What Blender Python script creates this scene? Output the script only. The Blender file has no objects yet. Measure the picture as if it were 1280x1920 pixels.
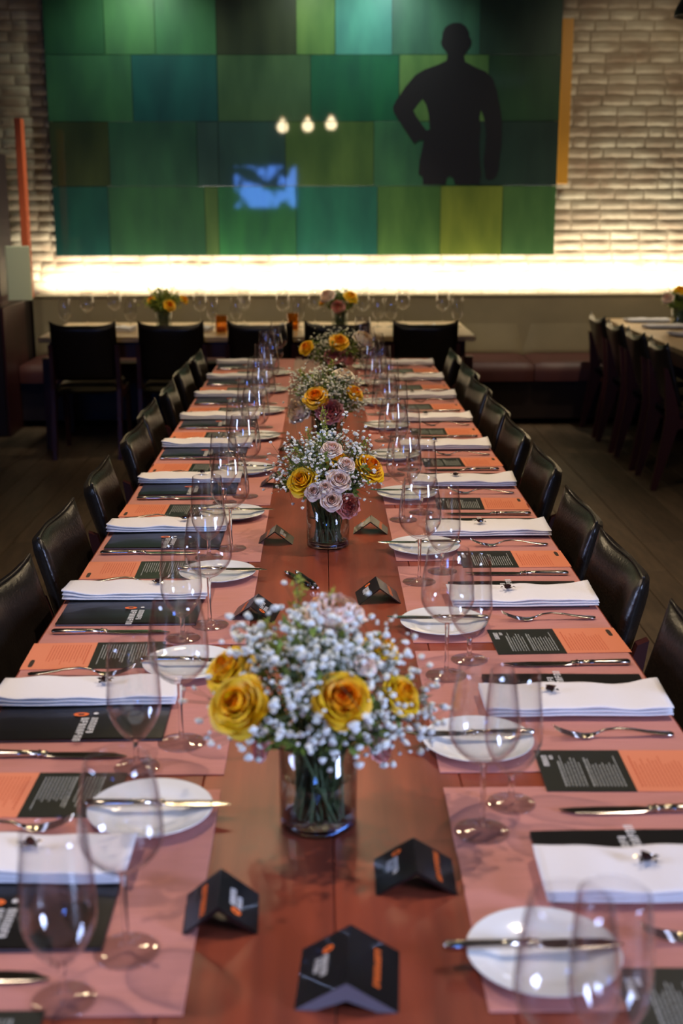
import bpy, math, random
from mathutils import Vector, Matrix, Quaternion
R = math.radians
S = bpy.context.scene
COL = S.collection
# ------------------------------------------------------------------ camera
F = 2340.0                       # focal length in pixels of the 1280x1920 frame
PITCH = math.atan(583.0 / F); YAW = -34.0 / F
CAM = Vector((-0.010, 0.0, 1.58))
cd = bpy.data.cameras.new('camera'); cam = bpy.data.objects.new('camera', cd); COL.objects.link(cam)
cd.sensor_fit = 'VERTICAL'; cd.sensor_height = 36.0; cd.lens = F / 1920 * 36
cd.clip_start = .02; cd.clip_end = 60
cam.location = CAM
MR = Matrix.Rotation(YAW, 3, 'Z') @ Matrix.Rotation(R(90) - PITCH, 3, 'X') @ Matrix.Rotation(R(-0.12), 3, 'Z')
cam.rotation_euler = MR.to_euler()
cd.dof.use_dof = True; cd.dof.focus_distance = 3.0; cd.dof.aperture_fstop = 3.6
S.camera = cam
def at(px, py, Y):
    """world point seen at pixel (px, py) at depth Y"""
    d = MR @ Vector(((px - 640) / F, (960 - py) / F, -1.0))
    return CAM + d * (Y / d.y)
def flat(px, py, z=.74):
    d = MR @ Vector(((px - 640) / F, (960 - py) / F, -1.0))
    return CAM + d * ((z - CAM.z) / d.z)
# ------------------------------------------------------------------ world, exposure, large lights
w = bpy.data.worlds.new('world'); S.world = w; w.use_nodes = True
w.node_tree.nodes['Background'].inputs[0].default_value = (.55, .6, .75, 1)
w.node_tree.nodes['Background'].inputs[1].default_value = .015
S.view_settings.view_transform = 'Standard'; S.view_settings.look = 'None'
S.view_settings.exposure = 1.45; S.view_settings.gamma = 1.0
S.view_settings.use_curve_mapping = False
S.cycles.max_bounces = 10; S.cycles.transmission_bounces = 8; S.cycles.transparent_max_bounces = 24
S.cycles.glossy_bounces = 4; S.cycles.diffuse_bounces = 3
S.cycles.sample_clamp_indirect = 3.0; S.cycles.sample_clamp_direct = 30.0
S.cycles.use_denoising = True; S.cycles.use_adaptive_sampling = True; S.cycles.adaptive_threshold = .02
def area(name, loc, aim, sx, sy, power, col):
    l = bpy.data.lights.new(name, 'AREA'); l.shape = 'RECTANGLE'; l.size = sx; l.size_y = sy
    l.energy = power; l.color = col
    o = bpy.data.objects.new(name, l); COL.objects.link(o); o.location = loc
    o.rotation_euler = (Vector(aim) - Vector(loc)).to_track_quat('-Z', 'Y').to_euler(); return o
def spot(name, loc, aim, power, col, ang=60, blend=.6, rad=.03):
    l = bpy.data.lights.new(name, 'SPOT'); l.energy = power; l.color = col
    l.spot_size = R(ang); l.spot_blend = blend; l.shadow_soft_size = rad
    o = bpy.data.objects.new(name, l); COL.objects.link(o); o.location = loc
    o.rotation_euler = (Vector(aim) - Vector(loc)).to_track_quat('-Z', 'Y').to_euler(); return o
WARM = (1, .76, .50); NEUT = (1, .86, .70); COOL = (.48, .60, 1.0)
CEIL = 3.35
area('led_strip_light', (.55, 9.66, .915), (.55, 9.80, 1.30), 5.4, .03, 30, (1, .92, .78))
w1 = area('window_daylight', (4.17, -1.0, 1.9), (0, -1.0, 1.9), 1.4, 1.3, 96, COOL)
w2 = area('window_daylight', (-4.17, .8, 1.9), (0, .8, 1.9), 1.4, 1.0, 26, COOL)
w1.data.spread = w2.data.spread = R(115)
for x, y, p in ((-1.15, 2.0, 46), (1.15, 2.6, 46), (-1.15, 4.2, 40), (1.15, 4.6, 40), (-.6, 6.2, 24), (.6, 6.4, 24)):
    spot('ceiling_spot_light', (x, y, CEIL - .1), (x * .05, y - .35, .74), p, (1, .82, .66) if y < 3 else (1, .76, .50), 62, .8, .035)
spot('art_spot_light', (-1.3, 9.15, CEIL - .08), (-1.35, 9.75, 2.2), 14, (.9, 1, .85), 120, 1, .04)
spot('art_spot_light', (-.1, 9.15, CEIL - .08), (-.1, 9.75, 2.2), 8, (.9, 1, .9), 120, 1, .04)
spot('art_spot_light', (.5, 9.15, CEIL - .08), (.45, 9.75, 2.2), 16, (.85, 1, 1), 120, 1, .04)
for x in (-1.4, .3, 2.0): spot('bench_fill_light', (x, 8.0, CEIL - .1), (x, 9.42, .75), 48, (1, .88, .66), 55, 1, .05)  # added fill lights that brighten the bench back, no fittings above
for x, y in ((1.9, 5.2), (1.7, 3.4)): spot('aisle_fill_light', (x, y, CEIL - .1), (x, y, 0), 20, (1, .85, .66), 70, 1, .05)  # extra fill to lift the floor on the right, not real fixtures
spot('wall_spot_light', (2.5, 7.9, CEIL - .1), (2.4, 9.8, 1.9), 18, (1, .85, .62), 80, .9, .05)
spot('back_table_light', (-.6, 7.6, CEIL - .1), (-.5, 8.6, .74), 22, WARM, 75, .8, .05)
spot('pale_panel_fill_light', (-1.9, 7.0, CEIL - .1), (-2.4, 8.8, 1.05), 26, (1, .95, .75), 28, 1, .05)  # added narrow fill aimed at the pale panel to lighten its face
spot('right_table_light', (2.5, 7.4, 2.6), (2.5, 8.2, .74), 9, WARM, 80, .8, .05)

# ------------------------------------------------------------------ materials
def lin(c):
    return tuple((v / 255 / 12.92 if v <= 10 else ((v / 255 + .055) / 1.055) ** 2.4) for v in c)
def mat(name, rgb, rough=.5, metal=0.0, var=0.0, scale=8.0, stretch=(1, 1, 1), bump=0.0, bscale=60.0, coat=0.0,
        emit=None, estr=0, obcol=False, rand=0.0, spec=.5, coords='Object', rgb2=None, bstretch=None):
    m = bpy.data.materials.new(name); m.use_nodes = True
    nt = m.node_tree; N = nt.nodes; L = nt.links; b = N['Principled BSDF']
    c = (*lin(rgb), 1)
    b.inputs['Base Color'].default_value = c; b.inputs['Roughness'].default_value = rough
    b.inputs['Metallic'].default_value = metal; b.inputs['Coat Weight'].default_value = coat
    b.inputs['Specular IOR Level'].default_value = spec; b.inputs['Coat Roughness'].default_value = .03
    tc = N.new('ShaderNodeTexCoord'); src = None
    if coords == 'World': geo = N.new('ShaderNodeNewGeometry')
    def noise(sc, st, det=4):
        mp = N.new('ShaderNodeMapping'); mp.inputs['Scale'].default_value = st; L.new(geo.outputs['Position'] if coords == 'World' else tc.outputs[coords], mp.inputs[0])
        n = N.new('ShaderNodeTexNoise'); n.inputs['Scale'].default_value = sc; n.inputs['Detail'].default_value = det
        L.new(mp.outputs[0], n.inputs['Vector']); return n
    if obcol:
        oi = N.new('ShaderNodeObjectInfo'); src = oi.outputs['Color']
    if var > 0:
        n = noise(scale, stretch)
        rmp = N.new('ShaderNodeMapRange'); rmp.inputs[1].default_value = .3; rmp.inputs[2].default_value = .7
        L.new(n.outputs[0], rmp.inputs[0])
        mx = N.new('ShaderNodeMix'); mx.data_type = 'RGBA'
        if src is not None:
            L.new(src, mx.inputs[6])
            dk = N.new('ShaderNodeHueSaturation'); L.new(src, dk.inputs['Color'])
            dk.inputs['Value'].default_value = 1 - var; dk.inputs['Hue'].default_value = .5 + var * .06
            L.new(dk.outputs[0], mx.inputs[7])
        else:
            mx.inputs[6].default_value = c
            mx.inputs[7].default_value = (*lin(rgb2), 1) if rgb2 else tuple(v * (1 - var) for v in c[:3]) + (1,)
        L.new(rmp.outputs[0], mx.inputs[0]); src = mx.outputs[2]
    if rand > 0:
        oi = N.new('ShaderNodeObjectInfo'); hs = N.new('ShaderNodeHueSaturation')
        mr = N.new('ShaderNodeMapRange'); mr.inputs[3].default_value = 1 - rand; mr.inputs[4].default_value = 1 + rand * .6
        L.new(oi.outputs['Random'], mr.inputs[0]); L.new(mr.outputs[0], hs.inputs['Value'])
        if src is not None: L.new(src, hs.inputs['Color'])
        else: hs.inputs['Color'].default_value = c
        src = hs.outputs[0]
    if src is not None: L.new(src, b.inputs['Base Color'])
    if bump > 0:
        n = noise(bscale, bstretch or (1, 1, 1), 3); bp = N.new('ShaderNodeBump'); bp.inputs['Strength'].default_value = bump
        bp.inputs['Distance'].default_value = .004
        L.new(n.outputs[0], bp.inputs['Height']); L.new(bp.outputs[0], b.inputs['Normal'])
    if emit:
        b.inputs['Emission Color'].default_value = (*emit, 1); b.inputs['Emission Strength'].default_value = estr
    return m
def thin_glass(name, tint=(.985, .985, .985), edge=(.72, .72, .72), base=.055):
    m = bpy.data.materials.new(name); m.use_nodes = True; nt = m.node_tree; N = nt.nodes; L = nt.links
    N.remove(N['Principled BSDF']); out = N['Material Output']
    tr = N.new('ShaderNodeBsdfTransparent'); gl = N.new('ShaderNodeBsdfGlossy'); gl.inputs['Roughness'].default_value = .015
    lw = N.new('ShaderNodeLayerWeight'); lw.inputs[0].default_value = .5
    p5 = N.new('ShaderNodeMath'); p5.operation = 'POWER'; p5.inputs[1].default_value = 4
    fr = N.new('ShaderNodeMath'); fr.operation = 'MULTIPLY_ADD'; fr.inputs[1].default_value = .93; fr.inputs[2].default_value = base
    L.new(lw.outputs['Facing'], p5.inputs[0]); L.new(p5.outputs[0], fr.inputs[0])
    pw = N.new('ShaderNodeMath'); pw.operation = 'POWER'; pw.inputs[1].default_value = 2.5
    cm = N.new('ShaderNodeMix'); cm.data_type = 'RGBA'; cm.inputs[6].default_value = (*tint, 1); cm.inputs[7].default_value = (*edge, 1)
    L.new(lw.outputs['Facing'], pw.inputs[0]); L.new(pw.outputs[0], cm.inputs[0]); L.new(cm.outputs[2], tr.inputs[0])
    ms = N.new('ShaderNodeMixShader'); L.new(fr.outputs[0], ms.inputs[0]); L.new(tr.outputs[0], ms.inputs[1]); L.new(gl.outputs[0], ms.inputs[2])
    L.new(ms.outputs[0], out.inputs[0]); return m
def solid_glass(name, rgb=(1, 1, 1), ior=1.5, rough=0.0):
    m = bpy.data.materials.new(name); m.use_nodes = True; b = m.node_tree.nodes['Principled BSDF']
    b.inputs['Base Color'].default_value = (*rgb, 1); b.inputs['Transmission Weight'].default_value = 1
    b.inputs['Roughness'].default_value = rough; b.inputs['IOR'].default_value = ior; return m
def radial(name, inner, outer, r0, r1, rough=.55):
    """petal colour that runs from the heart of the bloom to its outer petals"""
    m = bpy.data.materials.new(name); m.use_nodes = True; nt = m.node_tree; N = nt.nodes; L = nt.links; b = N['Principled BSDF']
    b.inputs['Roughness'].default_value = rough; b.inputs['Subsurface Weight'].default_value = .35; b.inputs['Subsurface Scale'].default_value = .02; b.inputs['Subsurface Radius'].default_value = (1, .6, .3)
    tc = N.new('ShaderNodeTexCoord'); sp = N.new('ShaderNodeSeparateXYZ'); L.new(tc.outputs['Object'], sp.inputs[0])
    cb = N.new('ShaderNodeCombineXYZ'); L.new(sp.outputs[0], cb.inputs[0]); L.new(sp.outputs[1], cb.inputs[1])
    ln = N.new('ShaderNodeVectorMath'); ln.operation = 'LENGTH'; L.new(cb.outputs[0], ln.inputs[0])
    mr = N.new('ShaderNodeMapRange'); mr.inputs[1].default_value = r0; mr.inputs[2].default_value = r1; L.new(ln.outputs['Value'], mr.inputs[0])
    mx = N.new('ShaderNodeMix'); mx.data_type = 'RGBA'; mx.inputs[6].default_value = (*lin(inner), 1); mx.inputs[7].default_value = (*lin(outer), 1)
    L.new(mr.outputs[0], mx.inputs[0]); L.new(mx.outputs[2], b.inputs['Base Color']); return m
M = {}
M['brick'] = mat('whitewashed_brick', (196, 184, 156), .9, var=.35, scale=4, stretch=(.8, 1, 1.6), coords='World', bump=.9, bscale=26, rand=.10, rgb2=(150, 126, 100))
M['mortar'] = mat('mortar', (160, 143, 116), .95, var=.3, scale=6, coords='World', bump=.6, bscale=50)
M['panel'] = mat('painted_panel', (60, 110, 70), .45, var=.42, scale=2.0, stretch=(3.0, 1, .9), coords='World', obcol=True, coat=.6, spec=.3)
M['figure'] = mat('black_print', (14, 11, 8), .45)
M['gold'] = mat('gold_edge', (200, 140, 30), .5)
M['floor'] = mat('floor_boards', (118, 98, 78), .5, var=.4, scale=5, stretch=(6, .8, 1), rand=.25, bump=.2, bscale=25)
M['ceiling'] = mat('ceiling_dark', (26, 24, 24), .9)
M['wall'] = mat('side_wall_dark', (44, 36, 32), .9)
M['benchback'] = mat('olive_leather', (136, 122, 92), .55, var=.15, scale=4, bump=.15, bscale=90)
M['maroon'] = mat('maroon_leather', (84, 42, 38), .5, var=.2, scale=5, bump=.15, bscale=90)
M['darkwood'] = mat('dark_wood', (38, 24, 22), .5, var=.3, scale=6, stretch=(1, 1, 8))
M['redwood'] = mat('maroon_wood', (74, 33, 32), .42, var=.25, scale=6, stretch=(4, 4, .6))
M['leather'] = mat('black_leather', (34, 28, 22), .31, var=.3, scale=9, bump=.35, bscale=120, spec=.6)
M['table'] = mat('table_wood', (150, 70, 46), .34, var=.35, scale=3.0, stretch=(9, .6, 1), rand=.10, bump=.06, bscale=60, bstretch=(6, .5, 1), rgb2=(112, 50, 36), spec=.45)
M['mat'] = mat('salmon_mat', (204, 136, 126), .62, var=.16, scale=30, stretch=(.4, 14, 1), bump=.5, bscale=60, bstretch=(.35, 9, 1))
M['lighttop'] = mat('pale_wood', (206, 174, 128), .4, var=.2, scale=4, stretch=(.6, 6, 1))
M['cloth'] = mat('white_linen', (232, 228, 228), .85, bump=.25, bscale=220)
M['black'] = mat('black_card', (20, 19, 20), .30, var=.15, scale=6, coat=.25)
M['cardpage'] = mat('charcoal_page', (34, 36, 30), .38, coat=.2)
M['cardorange'] = mat('orange_page', (226, 134, 96), .5)
M['tint'] = mat('tint_print', (196, 86, 52), .6)
M['inkgrey'] = mat('grey_print', (150, 152, 146), .6)
M['inkwhite'] = mat('white_print', (225, 225, 225), .5)
M['inkorange'] = mat('orange_print', (235, 110, 40), .5)
M['inkdark'] = mat('dark_print', (50, 34, 20), .6)
M['greyedge'] = mat('grey_card_edge', (120, 112, 118), .7)
M['silver'] = mat('silver_cutlery', (205, 196, 184), .16, metal=1.0)
M['gem'] = mat('dark_gem', (44, 26, 24), .08, coat=1)
M['china'] = mat('white_china', (236, 236, 234), .12, coat=.5)
M['tglass'] = thin_glass('thin_glass', (.985, .985, .985), (.93, .92, .96))
M['glass'] = solid_glass('clear_glass')
M['footglass'] = thin_glass('foot_glass', (.96, .96, .96), (.75, .75, .8), .06)
M['vaseglass'] = thin_glass('vase_glass', (.93, .95, .94), (.55, .6, .6))
M['amber'] = thin_glass('amber_glass', (.95, .70, .30), (.8, .5, .15))
M['yellow'] = radial('yellow_petals', (255, 160, 0), (255, 198, 4), .10, .7)
M['orange'] = radial('orange_petals', (255, 130, 0), (255, 190, 6), .15, .8)
M['blush'] = radial('blush_petals', (246, 186, 158), (250, 220, 202), .08, .5)
M['rosepink'] = radial('pink_petals', (205, 112, 108), (232, 160, 152), .2, .9)
M['cream'] = radial('cream_petals', (222, 190, 150), (226, 212, 190), .2, .9)
M['floret'] = mat('white_floret', (226, 228, 218), .7)
M['greenfloret'] = mat('pale_floret', (206, 205, 176), .7)
M['stem'] = mat('green_stem', (70, 92, 48), .6, var=.3, scale=20)
M['leaf'] = mat('green_leaf', (140, 160, 62), .55, var=.4, scale=25)
M['lime'] = mat('lime_sprig', (170, 178, 60), .6, var=.3, scale=30)
M['pen'] = mat('black_pen', (16, 16, 18), .2, coat=.5)
M['lampshade'] = mat('black_shade', (18, 15, 12), .45)
M['kraft'] = mat('kraft_paper', (196, 130, 66), .7)
M['pale'] = mat('pale_green_panel', (196, 200, 168), .5)
M['redpost'] = mat('orange_red_post', (206, 96, 52), .5)
M['wax'] = mat('bulb_glow', (255, 220, 170), .5, emit=(1, .78, .48), estr=22)
M['brass'] = mat('brass', (190, 140, 70), .3, metal=1)

# ------------------------------------------------------------------ mesh helpers
def mesh(name, vs, fs, smooth=True):
    me = bpy.data.meshes.new(name); me.from_pydata([tuple(v) for v in vs], [], fs)
    if smooth: me.polygons.foreach_set('use_smooth', [True] * len(me.polygons))
    me.validate(); me.update(); return me
def obj(name, me, m=None, parent=None, loc=(0, 0, 0), rot=(0, 0, 0), sc=(1, 1, 1)):
    if m is not None and not me.materials: me.materials.append(m)
    o = bpy.data.objects.new(name, me); COL.objects.link(o); o.parent = parent
    o.location = loc; o.rotation_euler = rot; o.scale = sc; return o
def tag(o, label, cat, group=None, kind=None):
    o['label'] = label; o['category'] = cat
    if group: o['group'] = group
    if kind: o['kind'] = kind
    return o
def empty(name, loc, rz=0):
    o = bpy.data.objects.new(name, None); COL.objects.link(o); o.location = loc; o.rotation_euler = (0, 0, rz)
    o.empty_display_size = .05; return o
def copy_tree(o, parent=None):
    c = o.copy(); COL.objects.link(c); c.parent = parent
    for ch in list(o.children): copy_tree(ch, c)
    return c
class MB:
    def __init__(s): s.v = []; s.f = []
    def add(s, vs, fs):
        n = len(s.v); s.v += [Vector(v) for v in vs]; s.f += [tuple(i + n for i in f) for f in fs]
    def box(s, x0, x1, y0, y1, z0, z1):
        s.add([(x, y, z) for z in (z0, z1) for y in (y0, y1) for x in (x0, x1)],
              [(0, 2, 3, 1), (4, 5, 7, 6), (0, 1, 5, 4), (2, 6, 7, 3), (0, 4, 6, 2), (1, 3, 7, 5)])
    def bbox(s, x0, x1, y0, y1, z0, z1, b):
        """box with bevelled edges"""
        vs = []
        for sx, x in ((1, x0), (-1, x1)):
            for sy, y in ((1, y0), (-1, y1)):
                for sz, z in ((1, z0), (-1, z1)):
                    vs += [(x, y + sy * b, z + sz * b), (x + sx * b, y, z + sz * b), (x + sx * b, y + sy * b, z)]
        I = lambda i, j, k, a: ((i * 2 + j) * 2 + k) * 3 + a
        f = [tuple(I(0, j, k, 0) for j, k in ((0, 0), (0, 1), (1, 1), (1, 0))), tuple(I(1, j, k, 0) for j, k in ((0, 0), (1, 0), (1, 1), (0, 1))),
             tuple(I(i, 0, k, 1) for i, k in ((0, 0), (1, 0), (1, 1), (0, 1))), tuple(I(i, 1, k, 1) for i, k in ((0, 0), (0, 1), (1, 1), (1, 0))),
             tuple(I(i, j, 0, 2) for i, j in ((0, 0), (0, 1), (1, 1), (1, 0))), tuple(I(i, j, 1, 2) for i, j in ((0, 0), (1, 0), (1, 1), (0, 1)))]
        for i in (0, 1):
            for j in (0, 1): f.append((I(i, j, 0, 0), I(i, j, 1, 0), I(i, j, 1, 1), I(i, j, 0, 1)))
            for k in (0, 1): f.append((I(i, 0, k, 0), I(i, 1, k, 0), I(i, 1, k, 2), I(i, 0, k, 2)))
        for j in (0, 1):
            for k in (0, 1): f.append((I(0, j, k, 1), I(1, j, k, 1), I(1, j, k, 2), I(0, j, k, 2)))
        for i in (0, 1):
            for j in (0, 1):
                for k in (0, 1): f.append((I(i, j, k, 0), I(i, j, k, 1), I(i, j, k, 2)))
        s.add(vs, f)
    def tube(s, pts, rad, n=6, cap=True):
        rad = rad if isinstance(rad, (list, tuple)) else [rad] * len(pts)
        pts = [Vector(p) for p in pts]; base = len(s.v); vs = []
        for i, p in enumerate(pts):
            d = (pts[min(i + 1, len(pts) - 1)] - pts[max(i - 1, 0)]).normalized()
            a = d.orthogonal().normalized() if i == 0 else (a - d * a.dot(d)).normalized()
            b = d.cross(a)
            vs += [p + (a * math.cos(t) + b * math.sin(t)) * rad[i] for t in [2 * math.pi * j / n for j in range(n)]]
        fs = [(i * n + j, i * n + (j + 1) % n, (i + 1) * n + (j + 1) % n, (i + 1) * n + j) for i in range(len(pts) - 1) for j in range(n)]
        if cap: fs += [tuple(range(n - 1, -1, -1)), tuple((len(pts) - 1) * n + j for j in range(n))]
        s.add(vs, fs)
    def lathe(s, prof, n=40, c=(0, 0, 0)):
        vs = []; rings = []
        for r, z in prof:
            if r < 1e-6: rings.append([len(vs)] * n); vs.append((c[0], c[1], c[2] + z))
            else:
                rings.append(list(range(len(vs), len(vs) + n)))
                vs += [(c[0] + r * math.cos(2 * math.pi * j / n), c[1] + r * math.sin(2 * math.pi * j / n), c[2] + z) for j in range(n)]
        fs = []
        for A, B in zip(rings, rings[1:]):
            for j in range(n):
                q = [A[j], A[(j + 1) % n], B[(j + 1) % n], B[j]]; u = []
                for k in q:
                    if k not in u: u.append(k)
                if len(u) > 2: fs.append(tuple(u))
        s.add(vs, fs)
    def sweep(s, secs, n=10):
        """secs: (x, y, z, half width along y, half thickness along z)"""
        vs = []
        for x, y, z, hw, ht in secs:
            for j in range(n):
                t = 2 * math.pi * j / n; ct, st = math.cos(t), math.sin(t)
                vs.append((x, y + hw * math.copysign(abs(ct) ** .7, ct), z + ht * math.copysign(abs(st) ** .7, st)))
        k = len(secs)
        fs = [(i * n + j, (i + 1) * n + j, (i + 1) * n + (j + 1) % n, i * n + (j + 1) % n) for i in range(k - 1) for j in range(n)]
        fs += [tuple(range(n)), tuple((k - 1) * n + j for j in range(n - 1, -1, -1))]
        s.add(vs, fs)
    def prism(s, poly, y0, y1):
        """poly in x,z extruded along y"""
        n = len(poly); s.add([(x, y0, z) for x, z in poly] + [(x, y1, z) for x, z in poly],
                             [tuple(range(n)), tuple(range(2 * n - 1, n - 1, -1))] + [(i, i + n, (i + 1) % n + n, (i + 1) % n) for i in range(n)])
    def out(s, name, smooth=True): return mesh(name, s.v, s.f, smooth)
def smoothed(o, ang=40):
    o.data.shade_flat if False else None
    return o
def flatbox(name, dims, m, parent=None, b=.003, loc=(0, 0, 0), rot=(0, 0, 0)):
    mb = MB(); mb.bbox(*dims, b); return obj(name, mb.out(name, False), m, parent, loc, rot)
def struct(o): o['kind'] = 'structure'; return o
def grid(nu, nv, fn, closed=False):
    vs = [fn(i / (nu - 1), j / (nv - 1)) for j in range(nv) for i in range(nu)]
    fs = [(j * nu + i, j * nu + i + 1, (j + 1) * nu + i + 1, (j + 1) * nu + i) for j in range(nv - 1) for i in range(nu - 1)]
    return vs, fs

# ================================================================== THE ROOM
X0, X1, Y0, Y1 = -4.2, 4.2, -5.6, 9.80
rng = random.Random(3)
def shell(name, dims, m):
    mb = MB(); mb.box(*dims); return struct(obj(name, mb.out(name, False), m))
fl = shell('floor', (X0, X1, Y0, Y1, -.06, -.006), M['darkwood'])
shell('ceiling', (X0, X1, Y0, Y1, CEIL, CEIL + .1), M['ceiling'])
shell('wall_left', (X0 - .1, X0, Y0, Y1, -.06, CEIL), M['wall'])
shell('wall_right', (X1, X1 + .1, Y0, Y1, -.06, CEIL), M['wall'])
shell('wall_front', (X0, X1, Y0 - .1, Y0, -.06, CEIL), M['wall'])
wb = shell('wall_back', (X0, X1, Y1, Y1 + .15, -.06, CEIL), M['mortar'])
for nm, x, y, wy in (('window_1', X1, -1.0, 1.3), ('window_2', X0, .8, 1.0)):
    sg = -1 if x > 0 else 1; mb = MB(); xa, xb = sorted((x + sg * .001, x + sg * .045))
    for (a, b, c, d) in ((y - wy / 2 - .10, y - wy / 2 - .03, 1.12, 2.68), (y + wy / 2 + .03, y + wy / 2 + .10, 1.12, 2.68), (y - wy / 2 - .03, y + wy / 2 + .03, 1.12, 1.18), (y - wy / 2 - .03, y + wy / 2 + .03, 2.62, 2.68)):
        mb.box(xa, xb, a, b, c, d)
    struct(obj(nm, mb.out(nm, False), M['darkwood']))
# floor boards
BW = .15; nb = int((X1 - X0) / BW); k = 0
bmesh_cache = {}
for i in range(nb):
    x = X0 + BW * (i + .5)
    y = Y0 + rng.uniform(.3, 2.0) - 2
    while y < Y1:
        ln = rng.choice((2.0, 2.6, 3.2)); ya, yb = max(y, Y0 + .002), min(y + ln, Y1 - .002)
        y += ln
        if yb - ya < .1: continue
        key = round(yb - ya, 3)
        if key not in bmesh_cache:
            mb = MB(); mb.bbox(-BW / 2 + .0015, BW / 2 - .0015, -key / 2 + .0015, key / 2 - .0015, -.006, 0, .0015); bmesh_cache[key] = mb.out('board', False)
            bmesh_cache[key].materials.append(M['floor'])
        obj('floor_board', bmesh_cache[key], None, fl, (x, (ya + yb) / 2, 0))
# bricks on the back wall
def brick_mesh(seed, w, h=.070, d=.0085):
    r = random.Random(seed); vs, fs = [], []
    nx, nz = 4, 3
    for j in range(nz):
        for i in range(nx):
            e = (i in (0, nx - 1)) + (j in (0, nz - 1))
            x = (i / (nx - 1) - .5) * (w - .012) + r.uniform(-.002, .002); z = (j / (nz - 1) - .5) * (h - .012 - .006 * r.random()) + r.uniform(-.003, .003)
            vs.append((x, -d + r.uniform(-.001, .001) + (.005 if e else 0), z))
    back = len(vs)
    ring = [(i, 0) for i in range(nx)] + [(nx - 1, j) for j in range(1, nz)] + [(i, nz - 1) for i in range(nx - 2, -1, -1)] + [(0, j) for j in range(nz - 2, 0, -1)]
    for i, j in ring: vs.append(((i / (nx - 1) - .5) * w, 0.002, (j / (nz - 1) - .5) * h))
    for j in range(nz - 1):
        for i in range(nx - 1): fs.append((j * nx + i, j * nx + i + 1, (j + 1) * nx + i + 1, (j + 1) * nx + i))
    n = len(ring)
    for a in range(n):
        i, j = ring[a]; i2, j2 = ring[(a + 1) % n]
        fs.append((back + a, back + (a + 1) % n, j2 * nx + i2, j * nx + i))
    return vs, fs
fullb = [brick_mesh(s_, .212) for s_ in range(6)]; halfb = [brick_mesh(20 + s_, .104) for s_ in range(3)]
fm = [mesh('brick', *b) for b in fullb]; hm = [mesh('brick', *b) for b in halfb]
for me in fm + hm: me.materials.append(M['brick'])
rest = MB(); nbk = 0; PIT = .0755
PX0, PX1, PZ0 = -2.03, 1.755, 1.16       # the artwork's edges on the wall
row = 0; z = .04
while z < CEIL - .03:
    x = X0 + .03 + (0 if row % 2 else .11) + rng.uniform(-.02, .02)
    while x < X1 - .12:
        half = rng.random() < .20
        wd = .112 if half else .220
        cx = x + wd / 2; dz = rng.uniform(-.003, .003)
        vis = z > .93 and z < 3.06 and -2.68 < cx < 2.93 and (cx < PX0 + .02 or cx > PX1 - .02 or z < PZ0 + .02)
        if vis and cx < -2.3 and z < 1.9: vis = False
        if vis and nbk < 300:
            me = rng.choice(hm if half else fm)
            obj('brick', me, None, wb, (cx, Y1, z + dz), (0, rng.uniform(-.02, .02), 0)); nbk += 1
        else:
            v, f = rng.choice(halfb if half else fullb); rest.add([(a + cx, b + Y1, c + z + dz) for a, b, c in v], f)
        x += wd
    row += 1; z += PIT
o = obj('brickwork', rest.out('brickwork'), M['brick'], wb); o['kind'] = 'stuff'

# ------------------------------------------------------------------ artwork on the wall
PY = 9.70
art = empty('wall_artwork', (0, PY, 2.2)); tag(art, 'large green patchwork panel artwork with black standing figure on brick wall', 'artwork')
rows = [(103, 228, [(88, 248, (52, 118, 66)), (248, 408, (16, 96, 88)), (408, 582, (72, 112, 62)), (582, 748, (18, 112, 62)), (748, 915, (102, 146, 62)), (915, 1040, (44, 90, 46))]),
        (228, 349, [(95, 205, (60, 76, 28)), (205, 370, (40, 98, 64)), (370, 410, (46, 88, 74)), (410, 535, (42, 88, 74)), (535, 700, (84, 122, 44)), (700, 895, (58, 128, 72)), (895, 1035, (38, 68, 52))]),
        (349, 479, [(103, 205, (20, 92, 74)), (205, 385, (48, 108, 60)), (385, 410, (88, 124, 56)), (410, 555, (48, 136, 68)), (555, 707, (30, 124, 92)), (707, 825, (84, 132, 52)), (825, 940, (136, 152, 36)), (940, 1040, (78, 124, 54))]),
        (-22, 103, [(85, 195, (40, 104, 56)), (195, 290, (66, 134, 70)), (290, 405, (56, 128, 72)), (405, 555, (58, 72, 40)), (555, 628, (104, 150, 62)), (628, 735, (66, 160, 130)), (735, 900, (62, 122, 84)), (900, 1045, (50, 86, 58))]),
        (-146, -22, [(80, 250, (40, 104, 66)), (250, 420, (30, 100, 90)), (420, 600, (80, 120, 60)), (600, 760, (20, 110, 60)), (760, 920, (90, 130, 60)), (920, 1048, (40, 80, 50))])]
for (ya, yb, cells) in rows:
    za, zb = at(600, ya, PY).z, at(600, yb, PY).z
    n = len(cells)
    for i, (xa, xb, c) in enumerate(cells):
        ym = (ya + yb) / 2
        a = PX0 if i == 0 else at(xa, ym, PY).x; b = PX1 if i == n - 1 else at(xb, ym, PY).x
        t = rng.uniform(0, .004)
        mb = MB(); w2, h2 = (b - a) / 2 - .002, (za - zb) / 2 - .002
        mb.bbox(-w2, w2, -.012 - t, 0, -h2, h2, .0008)
        o = obj('panel', mb.out('panel', False), M['panel'], art, ((a + b) / 2, 0, (za + zb) / 2 - 2.2)); g_ = sum(c) / 3; o.color = (*lin(tuple((v * .80 + g_ * .20) * .93 for v in c)), 1)
mb = MB(); mb.box(PX0 + .03, PX1 - .03, .0, .045, PZ0 - 2.2 + .02, 1.1); obj('backing_frame', mb.out('backing', False), M['darkwood'], art)
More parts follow.
